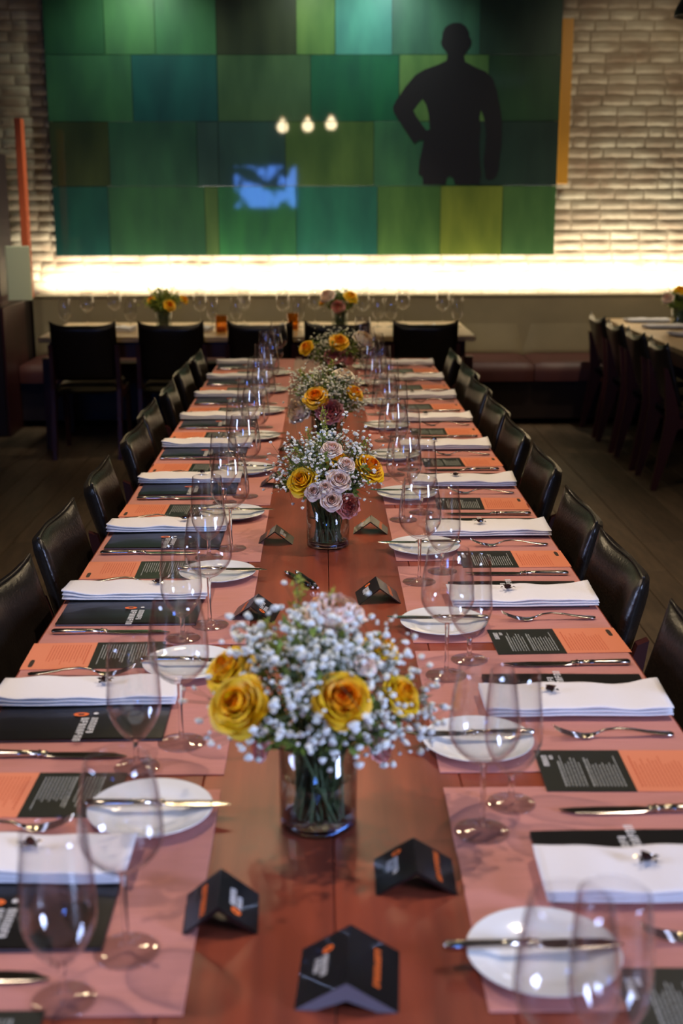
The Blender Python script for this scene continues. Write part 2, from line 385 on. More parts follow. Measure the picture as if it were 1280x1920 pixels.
figpts = [(400,95),(420,87),(445,87),(465,100),(475,120),(478,140),(485,150),(484,168),(476,182),(466,196),(458,212),(462,232),(500,253),(540,270),(566,296),(580,340),(592,400),(600,460),(598,540),(590,600),(588,635),(580,658),(568,671),(552,675),(540,667),(536,640),(532,600),(538,560),(541,500),(532,440),(521,412),(515,440),(520,480),(514,540),(516,600),(522,655),(512,692),(425,692),(418,668),(405,660),(394,668),(388,692),(305,692),(303,662),(288,652),(292,600),(302,560),(308,525),(292,524),(272,538),(252,508),(222,462),(196,420),(192,402),(205,376),(240,325),(275,283),(310,262),(360,244),(393,228),(397,205),(385,186),(375,174),(371,158),(376,148),(378,125),(386,106)]
hole = [(268,415),(288,388),(303,372),(316,392),(326,430),(330,485),(318,490),(300,468),(282,440)]
from mathutils.geometry import tessellate_polygon
loops = [[Vector((p.x, 0, p.z - 2.2)) for p in (at(640 + a / 2, b / 2, PY) for a, b in pl)] for pl in (figpts, hole)]
allp = loops[0] + loops[1]; tris = tessellate_polygon([[Vector((v.x, v.z, 0)) for v in l] for l in loops])
fo = obj('figure_silhouette', mesh('figure', allp, [tuple(t) for t in tris], False), M['figure'], art, (0, -.0175, 0))
fo['label'] = 'black silhouette of a standing man with one hand on his hip'
za, zb = at(1040, 35, PY).z, at(1040, 345, PY).z
flatbox('gold_strip', (1.755, 1.835, -.02, .02, zb - 2.2, za - 2.2), M['gold'], art)

# ------------------------------------------------------------------ banquette
BX0, BX1 = -2.17, 3.6
bq = empty('banquette', (0, 9.2, 0)); tag(bq, 'long olive leather banquette with maroon seat below the glowing wall', 'bench')
for a, b in ((BX0, -.335), (-.335, 1.50), (1.50, BX1)):
    def fb(u, v, a=a, b=b):
        e = min(u, 1 - u) * (b - a); e2 = min(v, 1 - v) * .5
        p = .022 * (1 - math.exp(-e / .012)) * (1 - math.exp(-e2 / .012))
        return (a + .003 + u * (b - a - .006), .24 - p + .05 * v, .44 + .45 * v)
    vs, fs = grid(40, 18, fb); obj('back_cushion', mesh('back_cushion', vs, fs), M['benchback'], bq)
    def fs_(u, v, a=a, b=b):
        e = min(u, 1 - u) * (b - a); t = v * 1.15
        if t < .15: y, z = -.32, .34 + t * .8
        else: y, z = -.32 + (t - .15) * .56, .46
        rr = .014 * (1 - math.exp(-e / .012))
        return (a + .003 + u * (b - a - .006), y - (rr if t < .15 else 0), z + (rr if t >= .15 else 0) - .014)
    vs, fs = grid(40, 16, fs_); obj('seat_cushion', mesh('seat_cushion', vs, fs), M['maroon'], bq)
mb = MB(); mb.box(BX0, BX1, .245, .40, .02, .885); obj('back_frame', mb.out('back_frame', False), M['benchback'], bq)
mb = MB(); mb.box(BX0, BX1, .238, .405, .886, .898); obj('top_rail', mb.out('top_rail', False), M['benchback'], bq)
mb = MB(); mb.box(BX0, BX1, -.28, .24, .05, .34); obj('base', mb.out('base', False), M['darkwood'], bq)
mb = MB(); mb.box(BX0, BX1, .485, .50, .86, .875); mb.box(BX0, BX1, .41, .598, .0, .86)
led = obj('light_ledge', mb.out('ledge', False), M['darkwood'], bq)

# partition, shelf, post and pale panel at the left end
pt = empty('partition_cabinet', (-2.50, 9.1, 0)); tag(pt, 'low dark maroon partition cabinet at the left end of the banquette', 'cabinet')
flatbox('body', (-.55, .31, -.55, .64, 0, .885), M['darkwood'], pt, .006)
flatbox('top', (-.56, .315, -.56, .65, .886, .915), M['redwood'], pt, .006)
flatbox('end_panel', (.312, .328, -.55, .1, .0, .88), M['redwood'], pt, .003)
sh = empty('shelf_unit', (-2.72, 9.35, .916)); tag(sh, 'dark open shelf unit on the partition at far left', 'shelf')
flatbox('side_board', (-.42, -.39, -.2, .2, 0, 1.0), M['darkwood'], sh); flatbox('side_board', (.36, .39, -.2, .2, 0, 1.0), M['darkwood'], sh)
for zz in (0.0, .30, .60, .97): flatbox('shelf_board', (-.389, .359, -.2, .2, zz, zz + .03), M['darkwood'], sh)
flatbox('back_board', (-.389, .359, .17, .2, .031, .969), M['darkwood'], sh)
p0, p1 = at(39, 222, 9.0), at(57, 556, 9.0)
post = flatbox('orange_post', (-.022, .022, -.05, .05, 0, p0.z - .916), M['redpost'], None, .003, (p1.x - .005, 9.0, .916)); tag(post, 'narrow upright orange-red board beside the dark shelf', 'post')
pp = flatbox('pale_panel', (-.082, .082, -.018, .018, 0, .37), M['pale'], None, .006, (at(38, 560, 8.75).x, 8.75, .916), (0, 0, R(14))); tag(pp, 'small pale green upright panel standing on the dark partition', 'panel')

# ================================================================== TABLEWARE PROTOTYPES
TOP = .74
def glassware(name, H, foot_r, stem_r, z_b, rmax, z_max, rrim):
    root = empty(name, (0, 0, 0))
    th = .0011; n = 44
    outer = []
    for i in range(19):
        t = i / 18; z = z_b + (H - z_b) * t; tm = (z_max - z_b) / (H - z_b)
        if t < tm: r = stem_r + (rmax - stem_r) * math.sin(t / tm * math.pi / 2) ** .72
        else: r = rmax - (rmax - rrim) * ((t - tm) / (1 - tm)) ** 1.7
        outer.append((r, z))
    outer[0] = (stem_r, z_b)
    inner = [(max(r - th, .0005), z + (.004 * (1 - i / 6) if i < 6 else 0)) for i, (r, z) in enumerate(outer)]
    inner[0] = (0, z_b + .005)
    bowl = MB(); bowl.lathe(outer + [(rrim - th / 2, H + .0006)] + inner[::-1], n)
    obj('bowl', bowl.out('bowl'), M['tglass'], root)
    st = MB(); m = [(stem_r * 1.15, .0075)] + [(stem_r * (.8 + .35 * abs(2 * t - 1) ** 3), .0075 + (z_b - .0075) * t) for t in (.15, .3, .5, .7, .85)] + [(stem_r, z_b)]
    st.lathe(m, 16); obj('stem', st.out('stem'), M['glass'], root)
    ft = MB(); ft.lathe([(stem_r * 1.15, .0075), (stem_r * 2, .0052), (foot_r * .5, .003), (foot_r * .95, .0020), (foot_r, .0012), (foot_r * .97, .0003), (foot_r * .5, .0008), (0, .0012)][::-1], n)
    obj('foot', ft.out('foot'), M['footglass'], root); return root
wineP = glassware('wine_glass', .239, .038, .0042, .100, .0480, .150, .0365)
gobP = glassware('water_goblet', .201, .035, .0052, .044, .0410, .108, .0345)
# bread plate
plateP = empty('bread_plate', (0, 0, 0))
mb = MB(); pr = .0875
mb.lathe([(0, .0065), (.045, .0065), (.053, .0075), (.058, .0100), (.075, .0135), (.086, .0150), (pr, .0155), (pr + .0004, .0145), (.075, .0105), (.060, .0062), (.048, .0028), (0, .0028)], 64)
obj('dish', mb.out('dish'), M['china'], plateP)
mb = MB(); mb.lathe([(.046, .0032), (.046, 0), (.042, 0), (.042, .0032)], 48); obj('foot_ring', mb.out('foot_ring'), M['china'], plateP)
# fork: tines towards -x
forkP = empty('fork', (0, 0, 0))
mb = MB(); mb.sweep([(.097, 0, .0040, .0030, .0016), (.093, 0, .0042, .0078, .0020), (.078, 0, .0050, .0085, .0020), (.055, 0, .0080, .0058, .0019), (.030, 0, .0125, .0040, .0019), (.005, 0, .0150, .0032, .0019),
                     (-.015, 0, .0125, .0030, .0018), (-.028, 0, .0075, .0035, .0016)], 12); obj('handle', mb.out('handle'), M['silver'], forkP)
mb = MB(); mb.sweep([(-.028, 0, .0075, .0035, .0016), (-.036, 0, .0042, .0080, .0012), (-.044, 0, .0028, .0115, .0010), (-.054, 0, .0034, .0122, .0010)], 12)
for q in (-1.5, -.5, .5, 1.5): mb.sweep([(-.052, q * .0064, .0033, .0024, .0010), (-.070, q * .0062, .0068, .0020, .0010), (-.085, q * .0058, .0125, .0017, .0010), (-.098, q * .0054, .0195, .0008, .0006)], 8)
obj('head', mb.out('head'), M['silver'], forkP)
# dinner knife: blade towards -x
def make_knife(name, L, hw):
    root = empty(name, (0, 0, 0)); h = L / 2
    mb = MB(); mb.sweep([(h, 0, .0055, .0030, .0028), (h - .004, 0, .0055, .0080 * hw, .0050), (h - .03, 0, .0055, .0078 * hw, .0050), (h - .065, 0, .0055, .0068 * hw, .0046), (h - .095, 0, .0055, .0060 * hw, .0042)], 14)
    obj('handle', mb.out('handle'), M['silver'], root)
    mb = MB(); mb.sweep([(h - .0955, 0, .0055, .0062, .0040), (h - .099, 0, .0055, .0084, .0052), (h - .103, 0, .0055, .0050, .0035), (h - .107, 0, .0052, .0082, .0038), (h - .112, 0, .0045, .0075, .0020)], 14)
    obj('bolster', mb.out('bolster'), M['silver'], root)
    mb = MB(); mb.sweep([(h - .112, 0, .0042, .0075, .0013), (h - .125, .001, .0040, .0098, .0010), (-h + .05, .0015, .0040, .0108, .0009), (-h + .02, .0020, .0040, .0088, .0008), (-h, .0062, .0040, .0015, .0005)], 8)
    obj('blade', mb.out('blade', False), M['silver'], root); return root
knifeP = make_knife('dinner_knife', .236, 1.0)
bknifeP = make_knife('butter_knife', .205, .8)
# napkin: folded cloth, long axis x, two draped layers
def napkin_mesh(seed, L=.312, W=.138, T=.016):
    r = random.Random(seed); a, b, c = r.uniform(0, 6), r.uniform(0, 6), r.uniform(0, 6); mb = MB()
    for lay in range(3):
        z0 = T * lay / 3; dL = (2 - lay) * .0035 * r.uniform(.4, 1); sh = r.uniform(-.002, .002)
        nu, nt = 26, 16
        vs = []
        for i in range(nu):
            u = i / (nu - 1)
            endr = min(1, min(u, 1 - u) * 16) ** .5
            for j in range(nt):
                t = 2 * math.pi * j / nt; ct, st = math.cos(t), math.sin(t)
                y = math.copysign(abs(ct) ** .28, ct) * (W / 2 - .002 * lay) ; hz = T / 6 * .98
                z = z0 + T / 6 + math.copysign(abs(st) ** .7, st) * hz * (.6 + .4 * endr)
                x = (u - .5) * (L - dL) + sh
                wv = .0016 * math.sin(x * 38 + a + y * 9) + .0012 * math.sin(x * 71 + b + lay)
                lift = .010 * max(0, u - .86) / .14 * (y / W + .5) ** 2
                vs.append((x, y + .0018 * math.sin(x * 27 + c), max(z + (wv + lift) * (z / T), .0003)))
        fs = [(i * nt + j, i * nt + (j + 1) % nt, (i + 1) * nt + (j + 1) % nt, (i + 1) * nt + j) for i in range(nu - 1) for j in range(nt)]
        fs += [tuple(range(nt - 1, -1, -1)), tuple((nu - 1) * nt + j for j in range(nt))]
        mb.add(vs, fs)
    me = mb.out('napkin'); me.materials.append(M['cloth']); return me
napM = [napkin_mesh(s_) for s_ in (1, 2, 3)]
# booklet
def glyphs(mb, x0, y0, dx, dy, n, h, r, z, gap=.28):
    """a line of letter-like strokes starting at x0,y0 running in direction dx,dy"""
    px_, py_ = -dy, dx; t = 0
    for i in range(n):
        w_ = h * r.uniform(.5, .75); s_ = h * .22
        for (u0, u1, v0, v1) in ((0, s_, 0, h), (0, w_, h - s_, h) if r.random() < .6 else (0, w_, 0, s_), (w_ - s_, w_, 0, h) if r.random() < .7 else (0, w_, h * .4, h * .4 + s_)):
            c = [(x0 + dx * (t + u) + px_ * v, y0 + dy * (t + u) + py_ * v, z) for u, v in ((u0, v0), (u1, v0), (u1, v1), (u0, v1))]
            mb.add(c, [(0, 1, 2, 3)])
        t += w_ + h * gap
    return t
def textlines(x0, x1, y0, y1, step, z, r, fill=.45, heads=()):
    mb = MB(); x = x0; i = 0
    while x < x1:
        hh = i in heads; y = y0; yend = y1 - r.uniform(0, .35) * (y1 - y0)
        th = step * (fill * (1.5 if hh else 1))
        while y < yend:
            wl = r.uniform(.003, .010); e = min(y + wl, yend)
            mb.add([(x, y, z), (x + th, y, z), (x + th, e, z), (x, e, z)], [(0, 1, 2, 3)]); y = e + .0016
        x += step * (1.9 if (i + 1) in heads else 1); i += 1
    return mb
def logo(parent, x, y, z, s, flip=1, rotm=None):
    """flame drop, dot and two short lines of lettering running along y"""
    mbw = MB(); mbo = MB(); r = random.Random(9)
    n = 18; ring = []
    for rr in (1.0, .45):
        for j in range(n):
            t = 2 * math.pi * j / n; ring.append((x + s * (.011 + rr * .0085 * math.cos(t)) , y + flip * s * (.024 + rr * .0052 * math.sin(t)), z))
    mbo.add(ring, [(j, (j + 1) % n, n + (j + 1) % n, n + j) for j in range(n)])
    dot = [(x - s * .005 + s * .0028 * math.cos(2 * math.pi * j / 10), y + flip * s * .026 + s * .0028 * math.sin(2 * math.pi * j / 10), z) for j in range(10)]
    mbw.add(dot, [tuple(range(10))])
    glyphs(mbw, x - s * .002, y + flip * s * .014, 0, -flip, 6, s * .0075, r, z)
    glyphs(mbw, x + s * .009, y + flip * s * .014, 0, -flip, 8, s * .0085, r, z)
    o1 = obj('logo_flame', mbo.out('logo_flame', False), M['inkorange'], parent); o2 = obj('logo_lettering', mbw.out('logo_lettering', False), M['inkwhite'], parent)
    return o1, o2
bookP = empty('booklet', (0, 0, 0))
def cover(u, v): return ((u - .5) * .285, (v - .5) * .17, .0058 + .0006 * math.sin(u * 5) + .0006 * math.cos(v * 7))
vs, fs = grid(10, 6, cover); mb = MB(); mb.add(vs, fs)
for a, b in (((-.1425), .1425),):
    mb.box(-.1425, .1425, -.085, .085, .0036, .0050)
    mb.box(-.1425, .1425, -.085, .085, .0000, .0012)
cv = obj('cover', mb.out('cover', False), M['black'], bookP)
mb = MB(); mb.box(-.141, .141, -.0838, .0838, .0013, .0035); obj('pages', mb.out('pages', False), M['greyedge'], bookP)
logo(cv, -.014, .026, .0074, 1.5, -1)
# the place card: charcoal page inside (-x), orange page outside (+x)
cardP = empty('menu_card', (0, 0, 0)); r = random.Random(5)
pg1 = flatbox('charcoal_page', (-.128, .004, -.070, .070, 0, .0012), M['cardpage'], cardP, .0003)
pg2 = flatbox('orange_page', (.0042, .128, -.070, .070, 0, .0012), M['cardorange'], cardP, .0003)
obj('page_text', textlines(-.098, -.006, -.055, .055, .0052, .0014, r, .38, (0, 7)).out('page_text', False), M['inkgrey'], pg1)
mb = MB(); glyphs(mb, -.120, .050, 0, -1, 5, .009, r, .0014); glyphs(mb, -.108, .050, 0, -1, 3, .006, r, .0014); obj('page_heading', mb.out('page_heading', False), M['inkwhite'], pg1)
obj('orange_text', textlines(.014, .092, -.056, .050, .0056, .0014, r, .25, (0,)).out('orange_text', False), M['tint'], pg2)
mb = MB(); mb.add([(.112 + .0045 * math.copysign(abs(math.cos(t)) ** .6, math.cos(t)), .040 + .019 * math.copysign(abs(math.sin(t)) ** .6, math.sin(t)), .0014) for t in [2 * math.pi * j / 20 for j in range(20)]], [tuple(range(20))])
obj('oval_badge', mb.out('oval_badge', False), M['inkdark'], pg2)
# placemat
mb = MB(); mb.bbox(-.2035, .2035, -.262, .262, 0, .0022, .0008); matM = mb.out('placemat', False); matM.materials.append(M['mat'])
# napkin charm
charmP = empty('napkin_charm', (0, 0, 0))
mb = MB(); mb.lathe([(0, .010), (.0045, .009), (.0075, .006), (.008, .0035), (.006, .001), (0, .0005)], 16); obj('gem', mb.out('gem', False), M['gem'], charmP)
mb = MB()
for a in (.3, 1.2, 2.6, 3.6, 5.2):
    c, s_ = math.cos(a), math.sin(a)
    P = lambda u, v: (c * u - s_ * v, s_ * u + c * v)
    q = [P(.006, -.002), P(.012, -.004), P(.018, 0), P(.012, .004), P(.006, .002)]
    mb.add([(x, y, .001 + .0045 * i_) for (x, y), i_ in zip(q, (0, 1, .6, 1, 0))] , [(0, 1, 2, 3, 4)])
obj('leaf_setting', mb.out('leaf_setting', False), M['silver'], charmP)

# chair: faces +x
def chair_proto():
    root = empty('dining_chair', (0, 0, 0)); HW = .188
    for sgn in (-1, 1):
        y0, y1 = (HW, HW + .026) if sgn > 0 else (-HW - .026, -HW)
        mb = MB(); mb.prism([(-.292, 0), (-.262, 0), (-.175, .30), (-.150, .40), (-.165, .47), (-.232, .68), (-.256, .69), (-.246, .62), (-.232, .42), (-.240, .34)], y0, y1); obj('leg', mb.out('leg', False), M['redwood'], root)
        mb = MB(); mb.prism([(.238, 0), (.212, 0), (.165, .30), (.130, .352), (.130, .405), (.222, .405), (.228, .34)], y0, y1); obj('leg', mb.out('leg', False), M['redwood'], root)
        mb = MB(); mb.prism([(-.150, .405), (-.170, .34), (-.145, .352), (.129, .352), (.129, .405)], y0, y1); obj('side_rail', mb.out('side_rail', False), M['redwood'], root)
    def seat(u, v):
        t = v * 2 * math.pi; ct, st = math.cos(t), math.sin(t); y = math.copysign(abs(ct) ** .3, ct) * (HW - .004)
        e = min(1, min(u, 1 - u) * 14) ** .5
        return (-.20 + .43 * u, y, .418 + math.copysign(abs(st) ** .5, st) * .032 * (.5 + .5 * e))
    vs, fs = grid(16, 25, seat); obj('seat', mesh('seat', vs, fs), M['leather'], root)
    # back: wrapped leather sling, gently curved, with raised pinched corners
    nu, nv = 17, 13; vs = []; fs = []
    def bk(u, v, side):
        yy = (u - .5) * 2; zt = .790 + .034 * abs(yy) ** 4 + .006 * math.cos(yy * 2)
        z = .47 + (zt - .47) * v
        wv = (.200 - .004 * (1 - v))
        ed = min(1, (1 - abs(yy)) * 9) ** .5 * min(1, (1 - v) * 7 + .25) ** .5 * min(1, v * 8 + .4)
        x = -.168 - .090 * v + .030 * yy * yy - .012 + side * (.006 + .015 * ed)
        x += .003 * math.sin(yy * 6 + v * 5) * side * v
        return (x, yy * wv, z)
    F_ = [bk(i / (nu - 1), j / (nv - 1), 1) for j in range(nv) for i in range(nu)]; B_ = [bk(i / (nu - 1), j / (nv - 1), -1) for j in range(nv) for i in range(nu)]
    vs = F_ + B_; o = len(F_)
    for j in range(nv - 1):
        for i in range(nu - 1):
            q = (j * nu + i, j * nu + i + 1, (j + 1) * nu + i + 1, (j + 1) * nu + i); fs.append(q); fs.append(tuple(o + k_ for k_ in q[::-1]))
    for i in range(nu - 1):
        fs.append((i + 1, i, o + i, o + i + 1)); t_ = (nv - 1) * nu; fs.append((t_ + i, t_ + i + 1, o + t_ + i + 1, o + t_ + i))
    for j in range(nv - 1):
        fs.append((j * nu, (j + 1) * nu, o + (j + 1) * nu, o + j * nu)); e_ = nu - 1; fs.append(((j + 1) * nu + e_, j * nu + e_, o + j * nu + e_, o + (j + 1) * nu + e_))
    obj('backrest', mesh('backrest', vs, fs), M['leather'], root)
    mb = MB(); pts = [Vector(bk(i / 16, 1.0, 0)) + Vector((0, 0, .003)) for i in range(17)]; mb.tube(pts, .0035, 6); 
    obj('back_piping', mb.out('back_piping'), M['leather'], root)
    return root
chairP = chair_proto()

# tent card
def tent(name, W, L, H, th, edge, seed=0, flip=False):
    root = empty(name, (0, 0, 0)); hw = W / 2
    for sgn in (-1, 1):
        nx, nz = sgn * H, hw; nl = math.hypot(nx, nz); nx, nz = nx / nl * th, nz / nl * th
        prof = [(0, H), (sgn * hw, 0), (sgn * (hw - th * 1.6), 0), (0, H - th * 1.5)]
        if sgn > 0: prof = prof[::-1]
        mb = MB(); n = 4
        mb.add([(x, -L / 2, z) for x, z in prof] + [(x, L / 2, z) for x, z in prof], [(i, (i + 1) % n, (i + 1) % n + n, i + n) for i in range(n)])
        nf = len(mb.f)
        mb.add([(x, -L / 2, z) for x, z in prof] + [(x, L / 2, z) for x, z in prof], [(3, 2, 1, 0), (4, 5, 6, 7)])
        me = mb.out('card_face', False); me.materials.append(M['black']); me.materials.append(M['greyedge'] if edge else M['black'])
        for k_, pl in enumerate(me.polygons): pl.material_index = 1 if k_ >= nf else 0
        obj('card_face', me, None, root)
    # prints lie on the slopes, lettering runs along the ridge
    sl = math.hypot(hw, H); ang = math.atan2(H, hw); r = random.Random(seed)
    for sgn in (-1, 1):
        e = empty('print_face', (0, 0, 0)) if False else None
        logo_side = (sgn < 0) != flip
        def onface(mb):
            for v in mb.v:
                d, y, z = v.x, v.y, v.z      # d = distance from the ridge down the slope
                v.x = sgn * (d * math.cos(ang)); v.y = y; v.z = H - d * math.sin(ang) + .0006
            return mb
        if logo_side:
            mw = MB(); mo = MB(); s_ = -1 if flip else 1
            glyphs(mw, sl * .42, .018 * s_, 0, -s_, 5, .0085, r, 0); glyphs(mw, sl * .58, .018 * s_, 0, -s_, 4, .0075, r, 0)
            n = 14; cx, cy = sl * .44, s_ * .028
            mo.add([(cx + rr * math.cos(2 * math.pi * j / n) * 1.2, cy + rr * math.sin(2 * math.pi * j / n), 0) for rr in (.006, .0022) for j in range(n)], [(j, (j + 1) % n, n + (j + 1) % n, n + j) for j in range(n)])
            obj('logo_lettering', onface(mw).out('logo_lettering', False), M['inkwhite'], root); obj('logo_flame', onface(mo).out('logo_flame', False), M['inkorange'], root)
        else:
            mw = MB(); glyphs(mw, sl * .5, .036 * (-1 if flip else 1), 0, 1 if flip else -1, 9, .0085, r, 0)
            obj('orange_lettering', onface(mw).out('orange_lettering', False), M['inkorange'], root)
    return root

# ================================================================== THE LONG TABLE
W2 = .575; TY0, TY1 = .40, 6.82
lt = empty('long_dining_table', (0, 3.6, 0)); tag(lt, 'long reddish-brown wooden banquet table set for dinner down the room', 'table')
nbd = 6; bw = 2 * W2 / nbd
for i in range(nbd):
    flatbox('table_board', (-W2 + bw * i + .0006, -W2 + bw * (i + 1) - .0006, TY0 - 3.6, TY1 - 3.6, .705, .74), M['table'], lt, .0015)
for sx in (-1, 1): flatbox('apron', (sx * .46 - .012, sx * .46 + .012, TY0 - 3.5, TY1 - 3.7, .62, .704), M['redwood'], lt)
for yy in (.8, 2.75, 4.7, 6.5):
    flatbox('leg', (-.05, .05, yy - 3.65, yy - 3.55, .03, .704), M['redwood'], lt, .004)
    flatbox('foot_bar', (-.13, .13, yy - 3.64, yy - 3.56, 0, .03), M['redwood'], lt, .004)

ORD = ['nearest the camera', 'second from the camera', 'third from the camera', 'fourth from the camera', 'fifth from the camera', 'sixth from the camera', 'seventh from the camera', 'fourth from the far end', 'third from the far end', 'second from the far end', 'last at the far end']
def ordl(i, n): 
    j = n - 1 - i
    if j == 0: return 'last at the far end'
    if j < 4 and i > 4: return ['', 'second', 'third', 'fourth'][j] + ' from the far end'
    return 'nearest the camera' if i == 0 else ['', 'second', 'third', 'fourth', 'fifth', 'sixth', 'seventh', 'eighth', 'ninth'][i] + ' from the camera'
used = set()
def place(proto, x, y, z, rz, label, cat, group, sc=None):
    o = proto if id(proto) not in used else copy_tree(proto)
    used.add(id(proto)); o.location = (x, y, z); o.rotation_euler = (0, 0, rz)
    if sc: o.scale = sc
    return tag(o, label, cat, group)
SP = .573; YN = 1.45
jr = random.Random(11)
J = lambda a: jr.uniform(-a, a)
MT = TOP + .0024
SIDE = {1: 'right', -1: 'left'}
ITEMS = []
for sd in (1, -1):
    s = SIDE[sd]; rz = 0 if sd > 0 else math.pi
    dY = 0 if sd > 0 else .012
    tb = 'side of the long table, '
    ks = range(0, 10); n = 10
    for i, k_ in enumerate(range(-1, 10)):
        y = YN + SP * k_
        if y - .30 < TY0: continue
        o = obj('placemat', matM, None, None, (sd * .3665, y - .03 + J(.002), TOP + .0002), (0, 0, rz))
        tag(o, f'woven salmon placemat, long table\'s {s} side, ' + ordl(i, 11), 'placemat', f'placemats on the {s} side')
    for i, k_ in enumerate(ks):
        y = YN + SP * k_ + dY
        by = y + (.006 if sd > 0 else -.105) + J(.006)
        place(bookP, sd * .414 + J(.004), by, MT, rz + J(.02), f'black booklet with logo, long table\'s {s} side, ' + ordl(i, n), 'booklet', f'booklets on the {s} side')
        ny = y + (-.040 if sd > 0 else 0) + J(.005)
        o = obj('napkin', napM[(k_ + (sd > 0)) % 3], None, None, (sd * (.414 if sd > 0 else .418), ny, MT + .0072), (0, 0, 0), (1, .88 if sd > 0 else .78, 1))
        o.rotation_euler = (0, 0, rz + J(.02))
        tag(o, f'white folded napkin, long table\'s {s} side, ' + ordl(i, n), 'napkin', f'napkins on the {s} side')
        if (sd, k_) not in ((-1, 5), (-1, 7)):
            ITEMS.append((charmP, sd * (.385 + J(.012)), ny + .012, MT + .0258, J(3), s, 'small silver charm with dark gem on a napkin', 'charm', 'charms on the napkins'))
    for (P, x, dy, dr, ks2, words, cat, grp) in (
            (forkP, .455, -.165 if sd > 0 else .100, 0, ks, 'silver fork lying tines inward', 'fork', 'forks'),
            (knifeP, .435, .154 if sd > 0 else -.236, 0, ks, 'silver dinner knife lying blade inward', 'knife', 'dinner knives'),
            (cardP, .442, -.290 if sd > 0 else .205, 0, ks if sd > 0 else range(-1, 10), 'orange and charcoal menu card', 'card', 'menu cards'),
            (plateP, .232 if sd > 0 else .256, -.205 if sd > 0 else .142, 0, ks, 'round white bread plate', 'plate', 'bread plates'),
            (wineP, .207 if sd > 0 else .238, .100 if sd > 0 else -.192, 0, range(-1, 10) if sd > 0 else ks, 'tall stemmed wine glass', 'glass', 'wine glasses'),
            (gobP, .260 if sd > 0 else .293, .183 if sd > 0 else -.272, 0, range(-1, 10) if sd > 0 else ks, 'short-stemmed water goblet', 'glass', 'water goblets')):
        n2 = len(list(ks2))
        for i, k_ in enumerate(ks2):
            y = YN + SP * k_ + dy + J(.006) + dY; xx = sd * (x + J(.005))
            if y > TY1 - .07: continue
            z_ = MT
            rr = rz + (J(.03) if P in (forkP, knifeP, cardP) else J(3))
            if P is cardP: z_ = MT + .0004
            if P is plateP: z_ = MT
            place(P, xx, y, z_, rr, f'{words}, long table\'s {s} side, ' + ordl(i, n2), cat, f'{grp} on the {s} side')
            if P is plateP:
                out_ = (sd > 0 and k_ == 0)
                bx = xx - sd * .012
                place(bknifeP, bx, y + J(.008), z_ + .0158, rz + (math.pi if out_ else 0) + J(.05), f'slim butter knife across the bread plate, {s} ' + 'table side, ' + ordl(i, n2), 'knife', f'butter knives on the {s} side')
for sd in (1, -1):
    L_ = [it for it in ITEMS if it[5] == SIDE[sd]]
    for i, (P, x, y, z_, rr, s, words, cat, grp) in enumerate(L_):
        place(P, x, y, z_, rr, f'small silver charm with dark gem on a napkin, {s} side, ' + ordl(i, len(L_)), cat, grp)

# tent cards
tents = [((649, 1897), (660, 1752), .112, .112, .034, .014, 1, 0, False, 'large black tent card nearest the camera on bare wood'),
         ((410, 1754), (418, 1660), .092, .088, .037, .004, 0, 1, True, 'black tent card left of the nearest card beside the left placemat'),
         ((781, 1679), (772, 1598), .102, .088, .032, .003, 0, 2, False, 'black tent card right of the nearest vase beside right placemat'),
         ((470, 1166), (492, 1130), .095, .085, .034, .0022, 0, 3, True, 'black tent card half hidden behind nearest bouquet at left'),
         ((712, 1133), (702, 1103), .092, .088, .036, .0022, 0, 4, False, 'black tent card with pale right slope behind the nearest bouquet'),
         ((515, 1021), (520, 1003), .090, .070, .034, .0022, 0, 5, True, 'grey-lit tent card left of the second vase'),
         ((694, 1002), (696, 985), .090, .070, .034, .0022, 0, 6, False, 'grey-lit tent card right of the second vase'),
         ((512, 915), (516, 903), .088, .07, .034, .0022, 0, 7, True, 'tent card partly behind left of second bouquet'),
         ((542, 846), (548, 836), .088, .07, .034, .0022, 0, 8, True, 'tent card between second and third bouquets at left')]
for (a, b, W_, L_, H_, th, edge, seed, flip, lab) in tents:
    p, q = flat(*a), flat(*b); d = (q - p); an = math.atan2(d.y, d.x) - math.pi / 2
    c = p + d.normalized() * (L_ / 2)
    t_ = tent('tent_card', W_, L_, H_, th, edge, seed, flip); t_.location = (c.x, c.y, TOP + .0002); t_.rotation_euler = (0, 0, an)
    tag(t_, lab, 'card', 'tent cards along the table')
# pens
def pen(x, y, rz, lab):
    root = empty('pen', (x, y, TOP + .0062), rz)
    mb = MB(); mb.tube([(-.062, 0, 0), (-.05, 0, 0), (.035, 0, 0), (.045, 0, 0)], [.0042, .0055, .0058, .0050], 12); obj('barrel', mb.out('barrel'), M['pen'], root)
    mb = MB(); mb.tube([(.0452, 0, 0), (.056, 0, 0), (.066, 0, 0), (.070, 0, 0)], [.0052, .0048, .0025, .0012], 12); obj('tip', mb.out('tip'), M['silver'], root)
    mb = MB(); mb.tube([(-.074, 0, 0), (-.0622, 0, 0)], [.003, .0034], 10); mb.box(-.060, -.022, -.0018, .0018, .0056, .0070); obj('clip', mb.out('clip', False), M['silver'], root)
    return tag(root, lab, 'pen', 'pens on the table')
pen(-.070, 2.72, R(118), 'black pen, left one of the pair behind the nearest bouquet')
pen(-.052, 2.72, R(112), 'black pen, right one of the pair behind the nearest bouquet')
pen(-.085, 4.05, R(110), 'black pen, left one of the pair behind the second bouquet')
pen(-.062, 4.06, R(104), 'black pen, right one of the pair behind the second bouquet')
kp = flatbox('note_card', (-.028, .028, -.02, .02, 0, .002), M['kraft'], None, .0004, (-.008, 2.575, TOP + .0002), (0, 0, R(-4))); tag(kp, 'small tan paper card behind the nearest bouquet', 'card')

